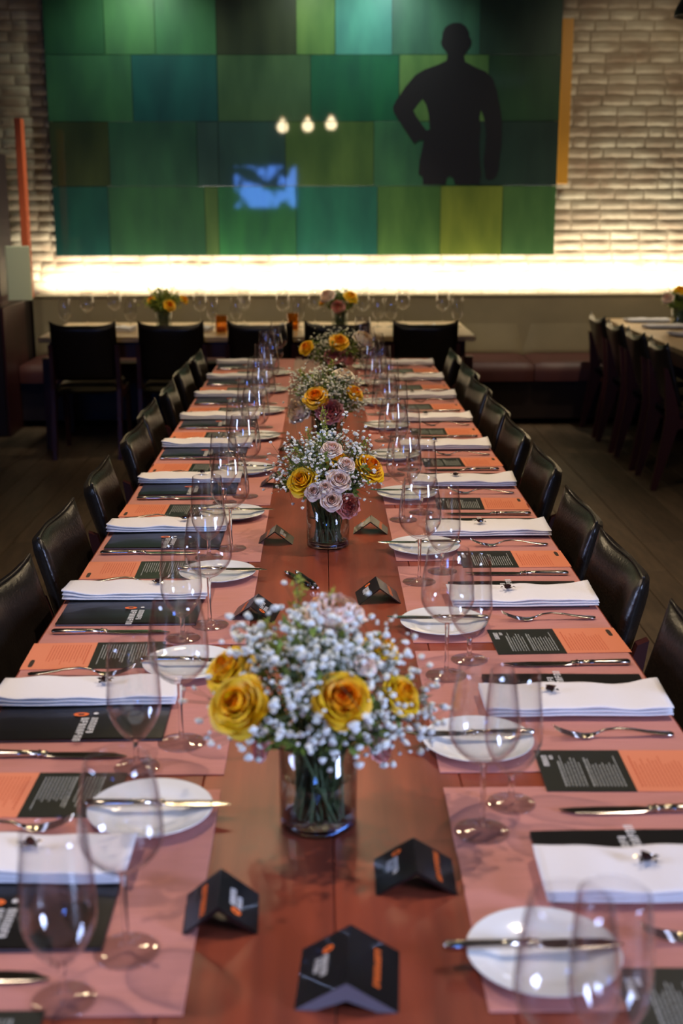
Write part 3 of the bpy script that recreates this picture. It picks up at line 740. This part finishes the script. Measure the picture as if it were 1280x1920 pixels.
# ================================================================== FLOWERS
def rose_mesh(name, seed, ruffle=0.0, layers=None):
    r = random.Random(seed); mb = MB()
    layers = layers or [(0, .09, .70, 2, .9), (0, .17, .74, 3, .75), (0, .26, .74, 3, .72), (0, .36, .73, 4, .60), (0, .48, .70, 5, .52), (0, .62, .64, 5, .48), (0, .78, .54, 5, .46), (0, .93, .38, 6, .40), (0, 1.02, .18, 5, .40)]
    for li, (rb, rt, h, n, hw) in enumerate(layers):
        a0 = r.uniform(0, 6)
        for p in range(n):
            aa = a0 + 2 * math.pi * p / n + r.uniform(-.12, .12); hh = h * r.uniform(.90, 1.08); rtt = rt * r.uniform(.90, 1.07); ht = math.pi * hw * 1.25
            ph = r.uniform(0, 6)
            def fn(u, v):
                s_ = (u - .5) * 2
                tip = 1 - .30 * abs(s_) ** 2.2
                vv = v * tip
                rad = .04 + (rtt - .04) * (math.sin(min(1, vv * 1.25) * math.pi / 2) ** .6)
                if li > 3: rad += (.05 + .02 * li) * (max(0, vv - .70) / .30) ** 1.5 * (1.15 - abs(s_))
                elif li < 4: rad -= .05 * max(0, vv - .7) / .3
                rad -= .07 * rt * (1 - abs(s_)) * math.sin(vv * math.pi) * 0
                rad += .035 * abs(s_) * (1 if p % 2 else -1)
                rad += ruffle * math.sin(s_ * 9 + ph) * vv * vv
                wdt = ht * math.sin(min(1, vv * .85 + .22) * math.pi / 2)
                z = -.25 + (hh + .25) * vv ** (1.1 if li < 3 else .9)
                if li > 3: z -= .22 * max(0, vv - .75) / .25 * (1 - .5 * abs(s_))
                z += ruffle * .6 * math.cos(s_ * 8 + ph) * vv * vv
                ang = aa + s_ * wdt / 2 * 1.2
                return (rad * math.cos(ang), rad * math.sin(ang), z)
            mb.add(*grid(8, 7, fn))
    return mb.out(name)
roseM = [rose_mesh('rose_bloom', s_) for s_ in (1, 2, 3)]
carnM = [rose_mesh('carnation_bloom', 7, .10, [(.1, .25, .8, 4, .6), (.2, .5, .85, 6, .5), (.3, .75, .75, 7, .42), (.35, 1.0, .55, 8, .36), (.3, 1.1, .3, 8, .34)])]
bloomcache = {}
def bloom(kind, colr, seed):
    key = (kind, colr, seed % 3)
    if key not in bloomcache:
        me = (roseM[seed % 3] if kind == 'rose' else carnM[0]).copy(); me.materials.clear(); me.materials.append(M[colr]); bloomcache[key] = me
    return bloomcache[key]
def flower(kind, colr, pos, size, face, vase, label, seed=0, group=None):
    """pos: bloom centre; size: bloom radius; face: direction; vase: (x, y, z of vase foot)"""
    pos = Vector(pos); face = Vector(face).normalized()
    root = empty('rose' if kind == 'rose' else 'carnation', pos)
    q = face.to_track_quat('Z', 'Y')
    b = obj('bloom', bloom(kind, colr, seed), None, root, (0, 0, 0), q.to_euler(), (size * 1.08,) * 3)
    base = -face * size * .22
    mb = MB()
    for j in range(5):
        a = 2 * math.pi * j / 5; v = [Vector((.12 * math.cos(a - .5), .12 * math.sin(a - .5), -.24)), Vector((.62 * math.cos(a), .62 * math.sin(a), -.16)), Vector((.12 * math.cos(a + .5), .12 * math.sin(a + .5), -.24))]
        mb.add([x * size for x in v], [(0, 1, 2)])
    mb.lathe([(0, -.42 * size), (.14 * size, -.36 * size), (.17 * size, -.25 * size), (.1 * size, -.2 * size)], 10)
    obj('sepals', mb.out('sepals', False), M['leaf'], root, (0, 0, 0), q.to_euler())
    rim = Vector(vase) + Vector((jrf.uniform(-.02, .02), jrf.uniform(-.02, .02), .118)); ft = Vector(vase) + Vector((jrf.uniform(-.03, .03), jrf.uniform(-.03, .03), .018))
    p0 = pos + base * 1.6; ctrl = (p0 + rim) / 2 + Vector((0, 0, -.01))
    mb = MB(); mb.tube([p0 - pos, ctrl - pos, rim - pos, ft - pos], .0021, 6); obj('stem', mb.out('stem'), M['stem'], root)
    return tag(root, label, 'flower', group)
jrf = random.Random(21)
def ico():
    t = (1 + 5 ** .5) / 2
    v = [Vector(p).normalized() for p in ((-1, t, 0), (1, t, 0), (-1, -t, 0), (1, -t, 0), (0, -1, t), (0, 1, t), (0, -1, -t), (0, 1, -t), (t, 0, -1), (t, 0, 1), (-t, 0, -1), (-t, 0, 1))]
    f = [(0, 11, 5), (0, 5, 1), (0, 1, 7), (0, 7, 10), (0, 10, 11), (1, 5, 9), (5, 11, 4), (11, 10, 2), (10, 7, 6), (7, 1, 8), (3, 9, 4), (3, 4, 2), (3, 2, 6), (3, 6, 8), (3, 8, 9), (4, 9, 5), (2, 4, 11), (6, 2, 10), (8, 6, 7), (9, 8, 1)]
    return v, f
ICO = ico()
def floret(mb, c, s, r):
    """tiny double flower: a crumpled puff with a ragged petal skirt"""
    v, f = ICO
    mb.add([c + Vector((a.x * s, a.y * s, a.z * s * .8)) * r.uniform(.6, 1.15) for a in v], f)
def sprays(name, vase, center, rad, n_sprig, per, fs, seed, matn, label, cat, avoid=(), low=-.42, tight=.022):
    r = random.Random(seed); root = empty(name, vase); st = MB(); fl_ = MB(); V = Vector(vase); C = Vector(center)
    for i in range(n_sprig):
        while True:
            d = Vector((r.gauss(0, 1), r.gauss(0, 1), r.gauss(.25, 1))).normalized()
            if d.z > low: break
        tip = C + Vector((d.x * rad[0], d.y * rad[1], d.z * rad[2])) * r.uniform(.72, 1.05)
        rim = V + Vector((d.x * .02 + r.uniform(-.027, .027), d.y * .02 + r.uniform(-.027, .027), .118)); ft = V + Vector((r.uniform(-.032, .032), r.uniform(-.032, .032), .02))
        mid = (rim + tip) / 2 + Vector((0, 0, .02))
        st.tube([ft - V, rim - V, mid - V, tip - V], [.0017, .0014, .0009, .0005], 4)
        for j in range(per):
            o_ = Vector((r.gauss(0, 1), r.gauss(0, 1), r.gauss(0, 1))) * tight
            c = tip + o_ - (tip - mid) * r.random() * .35
            if any((c - a_).length < r_ for a_, r_ in avoid): continue
            fork = mid.lerp(tip, r.uniform(.5, .95))
            st.tube([fork - V, c - V], .00035, 3, False); floret(fl_, c - V, fs * r.choice((.6, .8, 1, 1.25)), r)
    obj('florets', fl_.out('florets', False), M[matn], root); obj('stalks', st.out('stalks', False), M['stem'], root)
    return tag(root, label, cat, None, 'stuff')
def zt_far(V): return V.y > 8
def greens(vase, center, rad, n, seed, label, matn='leaf', spikes=()):
    r = random.Random(seed); root = empty('greenery', vase); V = Vector(vase); C = Vector(center); lf = MB(); st = MB(); lm = MB()
    def leaf(mb, p, d, s):
        a = d.orthogonal().normalized(); a = Quaternion(d, r.uniform(0, 6.28)) @ a; n_ = d.cross(a)
        mb.add([p, p + d * s * .5 + a * s * .22 + n_ * s * .06, p + d * s, p + d * s * .5 - a * s * .22 + n_ * s * .06], [(0, 1, 2), (0, 2, 3)])
    for i in range(n):
        d = Vector((r.gauss(0, 1), r.gauss(0, 1), r.gauss(.2, .8))).normalized()
        if d.z < -.3: d.z = -.3
        tip = C + Vector((d.x * rad[0], d.y * rad[1], d.z * rad[2])) * r.uniform(.55, .95)
        rim = V + Vector((d.x * .03 + r.uniform(-.015, .015), d.y * .03 + r.uniform(-.015, .015), .118)); ft = V + Vector((r.uniform(-.034, .034), r.uniform(-.034, .034), .016))
        st.tube([ft - V, rim - V, tip - V], [.0028, .0024, .001], 5)
        for j in range(15):
            t = r.uniform(.25, 1.05); p = rim.lerp(tip, t) - V
            leaf(lf, p, (d + Vector((r.gauss(0, .8), r.gauss(0, .8), r.gauss(.1, .8)))).normalized(), r.uniform(.014, .026) * (1.5 if zt_far(V) else 1))
    for (tx, ty, tz) in spikes:
        tip = Vector((tx, ty, tz)); rim = V + Vector((0, 0, .118)); st.tube([rim - V, tip - V], [.0016, .0007], 5)
        for j in range(190):
            t = r.uniform(.35, 1) ; p = rim.lerp(tip, t) - V; w_ = .024 * (1.12 - t) + .004
            leaf(lm, p + Vector((r.gauss(0, 1), r.gauss(0, 1), r.gauss(0, .5))) * w_ * .5, Vector((r.gauss(0, 1), r.gauss(0, 1), abs(r.gauss(0, 1)) + .2)).normalized(), .0085)
    obj('leaves', lf.out('leaves', False), M[matn], root); obj('stalks', st.out('stalks', False), M['stem'], root)
    if spikes: obj('lime_tips', lm.out('lime_tips', False), M['lime'], root)
    return tag(root, label, 'greenery', None, 'stuff')
def vase_proto():
    root = empty('glass_vase', (0, 0, 0)); ro = .0535; th = .0028; H = .122
    mb = MB(); mb.lathe([(0, .0), (ro - .004, 0), (ro - .0008, .0012), (ro, .004), (ro, H - .001), (ro - th / 2, H), (ro - th, H - .001), (ro - th, .0145), (ro - th - .003, .0125), (0, .012)], 56)
    obj('cylinder', mb.out('cylinder'), M['vaseglass'], root)
    mb = MB(); mb.lathe([(0, .002), (ro - .006, .002), (ro - .003, .005), (ro - .003, .0095), (ro - .006, .0115), (0, .0115)], 48); obj('thick_base', mb.out('thick_base'), M['glass'], root)
    mb = MB(); mb.lathe([(0, .075), (ro - th - .0008, .075), (ro - th - .0004, .0757)], 48); obj('water_surface', mb.out('water_surface'), M['tglass'], root)
    return root
vaseP = vase_proto()
def vase(x, y, z, lab): return place(vaseP, x, y, z, 0, lab, 'vase', 'glass cylinder vases')
TC = Vector((0, -1, .55))
def F_at(px, py, Y, size_px):
    p = at(px, py, Y); return p, size_px * .5 * (Y * .97 + .15) / F
def bouquet(n, vp, zt, roses, ax, nb, per, fs, seed, nick, spikes=(), floretm='floret', cy=0.0, hh=.115):
    V = (vp[0], vp[1], zt)
    vase(*V, f'clear glass cylinder vase under the {nick}')
    C = (vp[0], vp[1] + cy, zt + .12 + hh * .62)
    av = []
    for i, (kind, colr, px, py, dy, dpx, lab) in enumerate(roses):
        p, s = F_at(px, py, vp[1] + dy, dpx)
        face = (p - (Vector(V) + Vector((0, .0, .10)))).normalized() + Vector((0, -.55, .25))
        fn_ = face.normalized(); av += [(p + fn_ * s * .6, s * 1.1), (p + fn_ * s * 1.6 , s * .95)]
        flower(kind, colr, p, s, face, V, lab, i + seed, f'flowers of the {nick}')
    sprays('babys_breath', V, C, (ax, ax * .85, hh), nb, per, fs, seed, floretm, f'white baby\'s breath sprays of the {nick}', 'flowers', av)
    greens(V, C, (ax * .9, ax * .75, hh * .97), 64, seed + 5, f'green leafy stems of the {nick}', spikes=spikes)
Z0 = TOP + .0003
b1 = 'nearest bouquet'; b2 = 'second bouquet'; b3 = 'third bouquet'; b4 = 'fourth bouquet'
bouquet(1, (-.020, 1.585), Z0, [
    ('rose', 'yellow', 450, 1322, -.085, 100, 'large yellow rose low at the left of the nearest bouquet'),
    ('rose', 'yellow', 432, 1258, .0, 84, 'yellow rose behind and above the large one, nearest bouquet'),
    ('rose', 'orange', 642, 1312, -.095, 92, 'yellow-orange rose facing the camera, nearest bouquet centre right'),
    ('rose', 'yellow', 748, 1302, -.01, 72, 'yellow rose at the right edge of the nearest bouquet'),
    ('rose', 'yellow', 712, 1216, .07, 60, 'small yellow rose at upper right back of nearest bouquet'),
    ('carnation', 'blush', 628, 1158, .03, 84, 'pale pink carnation at the top back of nearest bouquet'),
    ('rose', 'blush', 682, 1246, -.02, 40, 'white rosebud in the upper right of nearest bouquet'),
    ('carnation', 'rosepink', 702, 1392, .02, 70, 'purplish pink carnation low right of nearest bouquet'),
    ('carnation', 'rosepink', 498, 1398, .03, 56, 'dusky pink carnation low left of nearest bouquet')],
    .150, 66, 19, .0056, 3, b1, spikes=((-.05, 1.66, 1.075), (0.0, 1.62, 1.065), (-.09, 1.60, 1.03)), hh=.118)
bouquet(2, (.000, 3.03), Z0, [
    ('rose', 'yellow', 569, 903, -.07, 52, 'large yellow rose at left of the second bouquet'),
    ('rose', 'orange', 690, 878, -.01, 54, 'large yellow rose at the right of the second bouquet'),
    ('rose', 'yellow', 634, 866, .01, 44, 'yellow rose half hidden in the middle of second bouquet'),
    ('rose', 'blush', 622, 843, -.04, 34, 'blush rose at the top of the second bouquet'),
    ('rose', 'blush', 648, 872, -.06, 30, 'ruffled blush rose in the middle of second bouquet'),
    ('rose', 'blush', 635, 901, -.085, 40, 'largest blush rose, centre right of the second bouquet'),
    ('rose', 'blush', 589, 922, -.10, 31, 'blush rosebud low left beside the yellow rose, second bouquet'),
    ('rose', 'blush', 610, 913, -.10, 24, 'smallest blush rosebud between two others in second bouquet'),
    ('rose', 'blush', 621, 938, -.105, 36, 'open blush rose lowest over the rim of second vase'),
    ('carnation', 'rosepink', 650, 948, -.06, 40, 'dusky pink carnation hanging low right of second bouquet')],
    .135, 70, 15, .0044, 5, b2, spikes=((-.01, 3.10, 1.075), (-.05, 3.10, 1.02), (.10, 3.08, 1.00), (-.08, 3.02, .99)), hh=.105)
bouquet(3, (.002, 4.24), Z0, [
    ('rose', 'orange', 593, 746, -.06, 42, 'orange rose facing the camera in the third bouquet'),
    ('rose', 'orange', 664, 737, -.03, 30, 'orange rose at the right of the third bouquet'),
    ('rose', 'cream', 645, 705, .02, 34, 'cream rose at the top right of the third bouquet'),
    ('carnation', 'rosepink', 618, 772, -.08, 42, 'dusky pink carnation low in the third bouquet'),
    ('carnation', 'cream', 565, 770, -.02, 46, 'cream hydrangea-like bloom low left of third bouquet')],
    .130, 72, 15, .0046, 8, b3, spikes=((-.09, 4.25, 1.02), (0.02, 4.3, 1.05)), floretm='greenfloret', hh=.105)
bouquet(4, (.045, 5.62), Z0, [
    ('rose', 'orange', 575, 652, -.06, 26, 'small orange rose at the left of the fourth bouquet'),
    ('rose', 'orange', 636, 642, -.07, 32, 'orange rose in the middle of the fourth bouquet'),
    ('carnation', 'rosepink', 625, 670, -.06, 28, 'pink carnation under the orange rose, fourth bouquet'),
    ('carnation', 'rosepink', 650, 672, -.04, 26, 'red-pink carnation low right of the fourth bouquet'),
    ('carnation', 'cream', 680, 640, .0, 36, 'cream bloom at the right of the fourth bouquet')],
    .135, 45, 12, .0055, 12, b4, spikes=((.03, 5.5, .98),), floretm='greenfloret', hh=.10)

# ------------------------------------------------------------------ chairs at the long table
CY = {-1: [1.93, 2.45, 3.00, 3.58, 4.22, 4.72, 5.28, 5.86, 6.40], 1: [2.12, 2.66, 3.12, 3.74, 4.26, 4.76, 5.32, 5.82, 6.42]}
for sd in (-1, 1):
    L_ = CY[sd]
    for i, y in enumerate(L_):
        place(chairP, sd * (.420 + J(.012)), y, 0, (0 if sd < 0 else math.pi) + J(.06), f'black leather chair on the {SIDE[sd]} side of the long table, ' + ordl(i, len(L_)), 'chair', f'chairs on the {SIDE[sd]} side')

# ------------------------------------------------------------------ table in front of the banquette
bt = empty('back_table', (-.43, 8.52, 0)); tag(bt, 'long pale-topped dining table along the banquette below the artwork', 'table')
flatbox('tabletop', (-1.40, 1.40, -.50, .50, .705, .74), M['lighttop'], bt, .004)
flatbox('apron', (-1.34, 1.34, -.45, -.42, .60, .704), M['redwood'], bt); flatbox('apron', (-1.34, 1.34, .30, .33, .60, .704), M['redwood'], bt)
for xx in (-1.36, 1.36):
    for yy in (-.42, .2): flatbox('leg', (xx - .03, xx + .03, yy - .03, yy + .03, 0, .60), M['redwood'], bt)
bn = ['at the left end', 'second from the left', 'in the middle', 'second from the right', 'at the right end']
for i, xx in enumerate((-1.50, -.955, -.40, .08, .63)):
    place(chairP, xx, 8.02, 0, R(90) + J(.03), f'black chair seen from behind at the back table, {bn[i]}', 'chair', 'chairs at the back table', (1.0, 1.02, 1.045))
gx = [163, 215, 375, 457, 530, 590, 680, 755, 830]
for i, px_ in enumerate(gx):
    p = at(px_, 575, 8.70 + (.12 if i % 2 else 0))
    place(wineP, p.x, p.y, TOP, J(3), f'wine glass on the back table, {ordinal if False else ["first", "second", "third", "fourth", "fifth", "sixth", "seventh", "eighth", "ninth"][i]} from the left', 'glass', 'wine glasses on the back table')
for i, px_ in enumerate([121, 244, 398, 442, 560, 708, 733, 857]):
    p = at(px_, 575, 8.62)
    place(gobP, p.x, p.y, TOP, J(3), f'water goblet on the back table, {["first", "second", "third", "fourth", "fifth", "sixth", "seventh", "eighth"][i]} from the left', 'glass', 'water goblets on the back table')
for i, (px_, lab) in enumerate(((225, 'left of the green bouquet'), (370, 'right of the green bouquet'), (505, 'left of the middle bouquet'), (790, 'near the right end'))):
    p = at(px_, 605, 8.40)
    o = obj('napkin', napM[i % 3], None, None, (p.x, 8.40, TOP + .0003), (0, 0, J(.3)), (.62, .9, 1.9)); tag(o, f'crumpled white napkin on the back table, {lab}', 'napkin', 'napkins on the back table')
for i, (px_, lab) in enumerate(((415, 'amber glass candle holder on back table, larger one'), (548, 'pale amber candle holder on back table before the middle bouquet'))):
    p = at(px_, 610, 8.25); root = empty('candle_holder', (p.x, 8.25 if i == 0 else 8.4, TOP))
    mb = MB(); mb.lathe([(0, 0), (.034, 0), (.038, .01), (.040, .115), (.038, .115), (.036, .012), (0, .008)], 28); obj('cup', mb.out('cup'), M['amber'], root)
    mb = MB(); mb.lathe([(0, .009), (.030, .009), (.031, .040), (0, .040)], 20); obj('candle', mb.out('candle'), M['kraft'], root); tag(root, lab, 'candle', 'candle holders')
bouquet(5, (at(307, 600, 8.62).x, 8.62), Z0, [
    ('rose', 'orange', 318, 573, -.08, 20, 'orange rose low in the green bouquet on back table'),
    ('rose', 'orange', 345, 562, .0, 16, 'yellow rose at right of the green bouquet on back table'),
    ('rose', 'orange', 284, 562, -.03, 15, 'orange rose at left of the green bouquet on back table')],
    .125, 16, 8, .007, 31, 'green bouquet on the back table', spikes=((-1.10, 8.6, 1.08), (-1.20, 8.6, 1.02), (-1.01, 8.6, 1.03), (-1.06, 8.5, 1.0), (-1.15, 8.5, 1.0)), floretm='lime', hh=.095)
bouquet(6, (at(637, 600, 8.62).x, 8.62), Z0, [
    ('rose', 'yellow', 657, 557, -.05, 24, 'yellow rose at right of the middle bouquet on back table'),
    ('carnation', 'blush', 615, 556, -.04, 24, 'white bloom at left of the middle bouquet on back table'),
    ('carnation', 'rosepink', 634, 575, -.08, 20, 'pink carnation low in the middle bouquet on back table'),
    ('rose', 'orange', 605, 566, .0, 14, 'small orange rose at left of middle back-table bouquet')],
    .12, 26, 10, .007, 33, 'middle bouquet on the back table', floretm='greenfloret', hh=.08)

# ------------------------------------------------------------------ side table at the right
rt = empty('side_table', (2.62, 8.1, 0)); tag(rt, 'set dining table with dark chairs at the right edge', 'table')
flatbox('tabletop', (-.555, .555, -1.12, 1.12, .705, .74), M['lighttop'], rt, .004)
flatbox('apron', (-.49, -.46, -1.05, 1.05, .60, .704), M['redwood'], rt)
for xx in (-.44, .44):
    for yy in (-.83, .25): flatbox('leg', (xx - .03, xx + .03, yy - .03, yy + .03, 0, .60 if xx > 0 else .60), M['redwood'], rt)
rn = ['farthest from the camera', 'second farthest', 'second nearest the camera', 'nearest the camera']
for i, yy in enumerate((8.62, 8.08, 7.54, 7.00)):
    place(chairP, 2.12, yy, 0, J(.05), f'dark maroon-legged chair beside the right side table, {rn[i]}', 'chair', 'chairs at the right side table')
for i, (yy, xx) in enumerate(((8.95, 2.30), (8.5, 2.32), (8.0, 2.36), (7.5, 2.34))):
    o = obj('napkin', napM[i % 3], None, None, (xx, yy, TOP + .0066), (0, 0, math.pi + J(.05))); tag(o, f'folded napkin on the right side table, {rn[i]}', 'napkin', 'napkins on the side table')
    place(bookP, xx + .01, yy - .03, TOP + .0002, J(.02), f'black booklet under a napkin, right side table, {rn[i]}', 'booklet', 'booklets on the side table')
    if i < 3: place(wineP, 2.64, yy + .12, TOP, J(3), f'wine glass on the right side table, {["farthest from the camera", "second farthest", "nearest the camera"][i]}', 'glass', 'glasses on the side table')
bouquet(7, (2.44, 8.62), Z0, [
    ('rose', 'yellow', 1276, 545, -.02, 22, 'yellow rose in the bouquet on the right side table'),
    ('carnation', 'blush', 1252, 560, -.06, 18, 'white bloom in the bouquet on right side table')],
    .13, 24, 10, .006, 41, 'bouquet on the right side table', floretm='greenfloret', hh=.09)

# ------------------------------------------------------------------ lamps, screen
def pendant(x, y, z, lab):
    root = empty('pendant_lamp', (x, y, z))
    mb = MB(); mb.lathe([(.155, 0), (.150, .03), (.115, .10), (.055, .16), (.030, .22), (.028, .222), (.050, .158), (.110, .097), (.146, .028), (.151, 0), (.155, 0)], 36); obj('lamp_shade', mb.out('lamp_shade'), M['lampshade'], root)
    mb = MB(); mb.tube([(0, 0, .215), (0, 0, CEIL - z)], .004, 6); obj('cord', mb.out('cord'), M['lampshade'], root)
    mb = MB(); mb.lathe([(0, .05), (.025, .06), (.032, .085), (.02, .12), (.012, .15), (0, .15)], 16); obj('bulb', mb.out('bulb'), M['wax'], root)
    tag(root, lab, 'lamp')
pq = at(1292, 8, 7.0); pendant(pq.x + .08, 7.0, at(1292, 30, 7.0).z, 'black dome pendant lamp at the top right corner')
for i, (x, dz, lab) in enumerate(((-.46, 0, 'left'), (-.17, .01, 'middle'), (.10, .03, 'right'))):
    z = 2.41 + dz; root = empty('hanging_bulb_lamp', (x, 4.35, z))
    mb = MB(); mb.lathe([(0, -.065), (.02, -.062), (.04, -.052), (.056, -.033), (.064, -.008), (.062, .014), (.050, .038), (.034, .056), (.023, .072), (.018, .09), (0, .09)], 32); obj('bulb', mb.out('bulb'), M['wax'], root)
    mb = MB(); mb.lathe([(0, .16), (.022, .155), (.024, .092), (0, .091)], 14); obj('socket', mb.out('socket'), M['brass'], root)
    mb = MB(); mb.tube([(0, 0, .16), (0, 0, CEIL - z)], .0035, 6); obj('cord', mb.out('cord'), M['lampshade'], root)
    tag(root, f'warm glowing bulb hung over the table, {lab} of three reflected in artwork', 'lamp', 'three hanging bulbs')
# blue screen at the room's near end, seen mirrored in the glossy artwork
sm = bpy.data.materials.new('blue_screen'); sm.use_nodes = True; N = sm.node_tree.nodes; L = sm.node_tree.links; b = N['Principled BSDF']
tc = N.new('ShaderNodeTexCoord'); ns = N.new('ShaderNodeTexNoise'); ns.inputs['Scale'].default_value = 3.2; ns.inputs['Detail'].default_value = 2
cr = N.new('ShaderNodeValToRGB'); cr.color_ramp.elements[0].position = .44; cr.color_ramp.elements[0].color = (0, .002, .01, 1); cr.color_ramp.elements[1].position = .54; cr.color_ramp.elements[1].color = (.10, .28, 1, 1)
L.new(tc.outputs['Object'], ns.inputs['Vector']); L.new(ns.outputs[0], cr.inputs[0]); L.new(cr.outputs[0], b.inputs['Emission Color']); b.inputs['Emission Strength'].default_value = 10
b.inputs['Base Color'].default_value = (.01, .01, .02, 1)
scr = empty('wall_screen', (-1.10, Y0 + .001, 1.85)); tag(scr, 'blue glowing screen at the near end, mirrored in the green artwork', 'screen')
flatbox('frame', (-.62, .62, 0, .05, -.42, .42), M['lampshade'], scr, .006)
flatbox('display', (-.59, .59, .0505, .056, -.39, .39), sm, scr, .001)
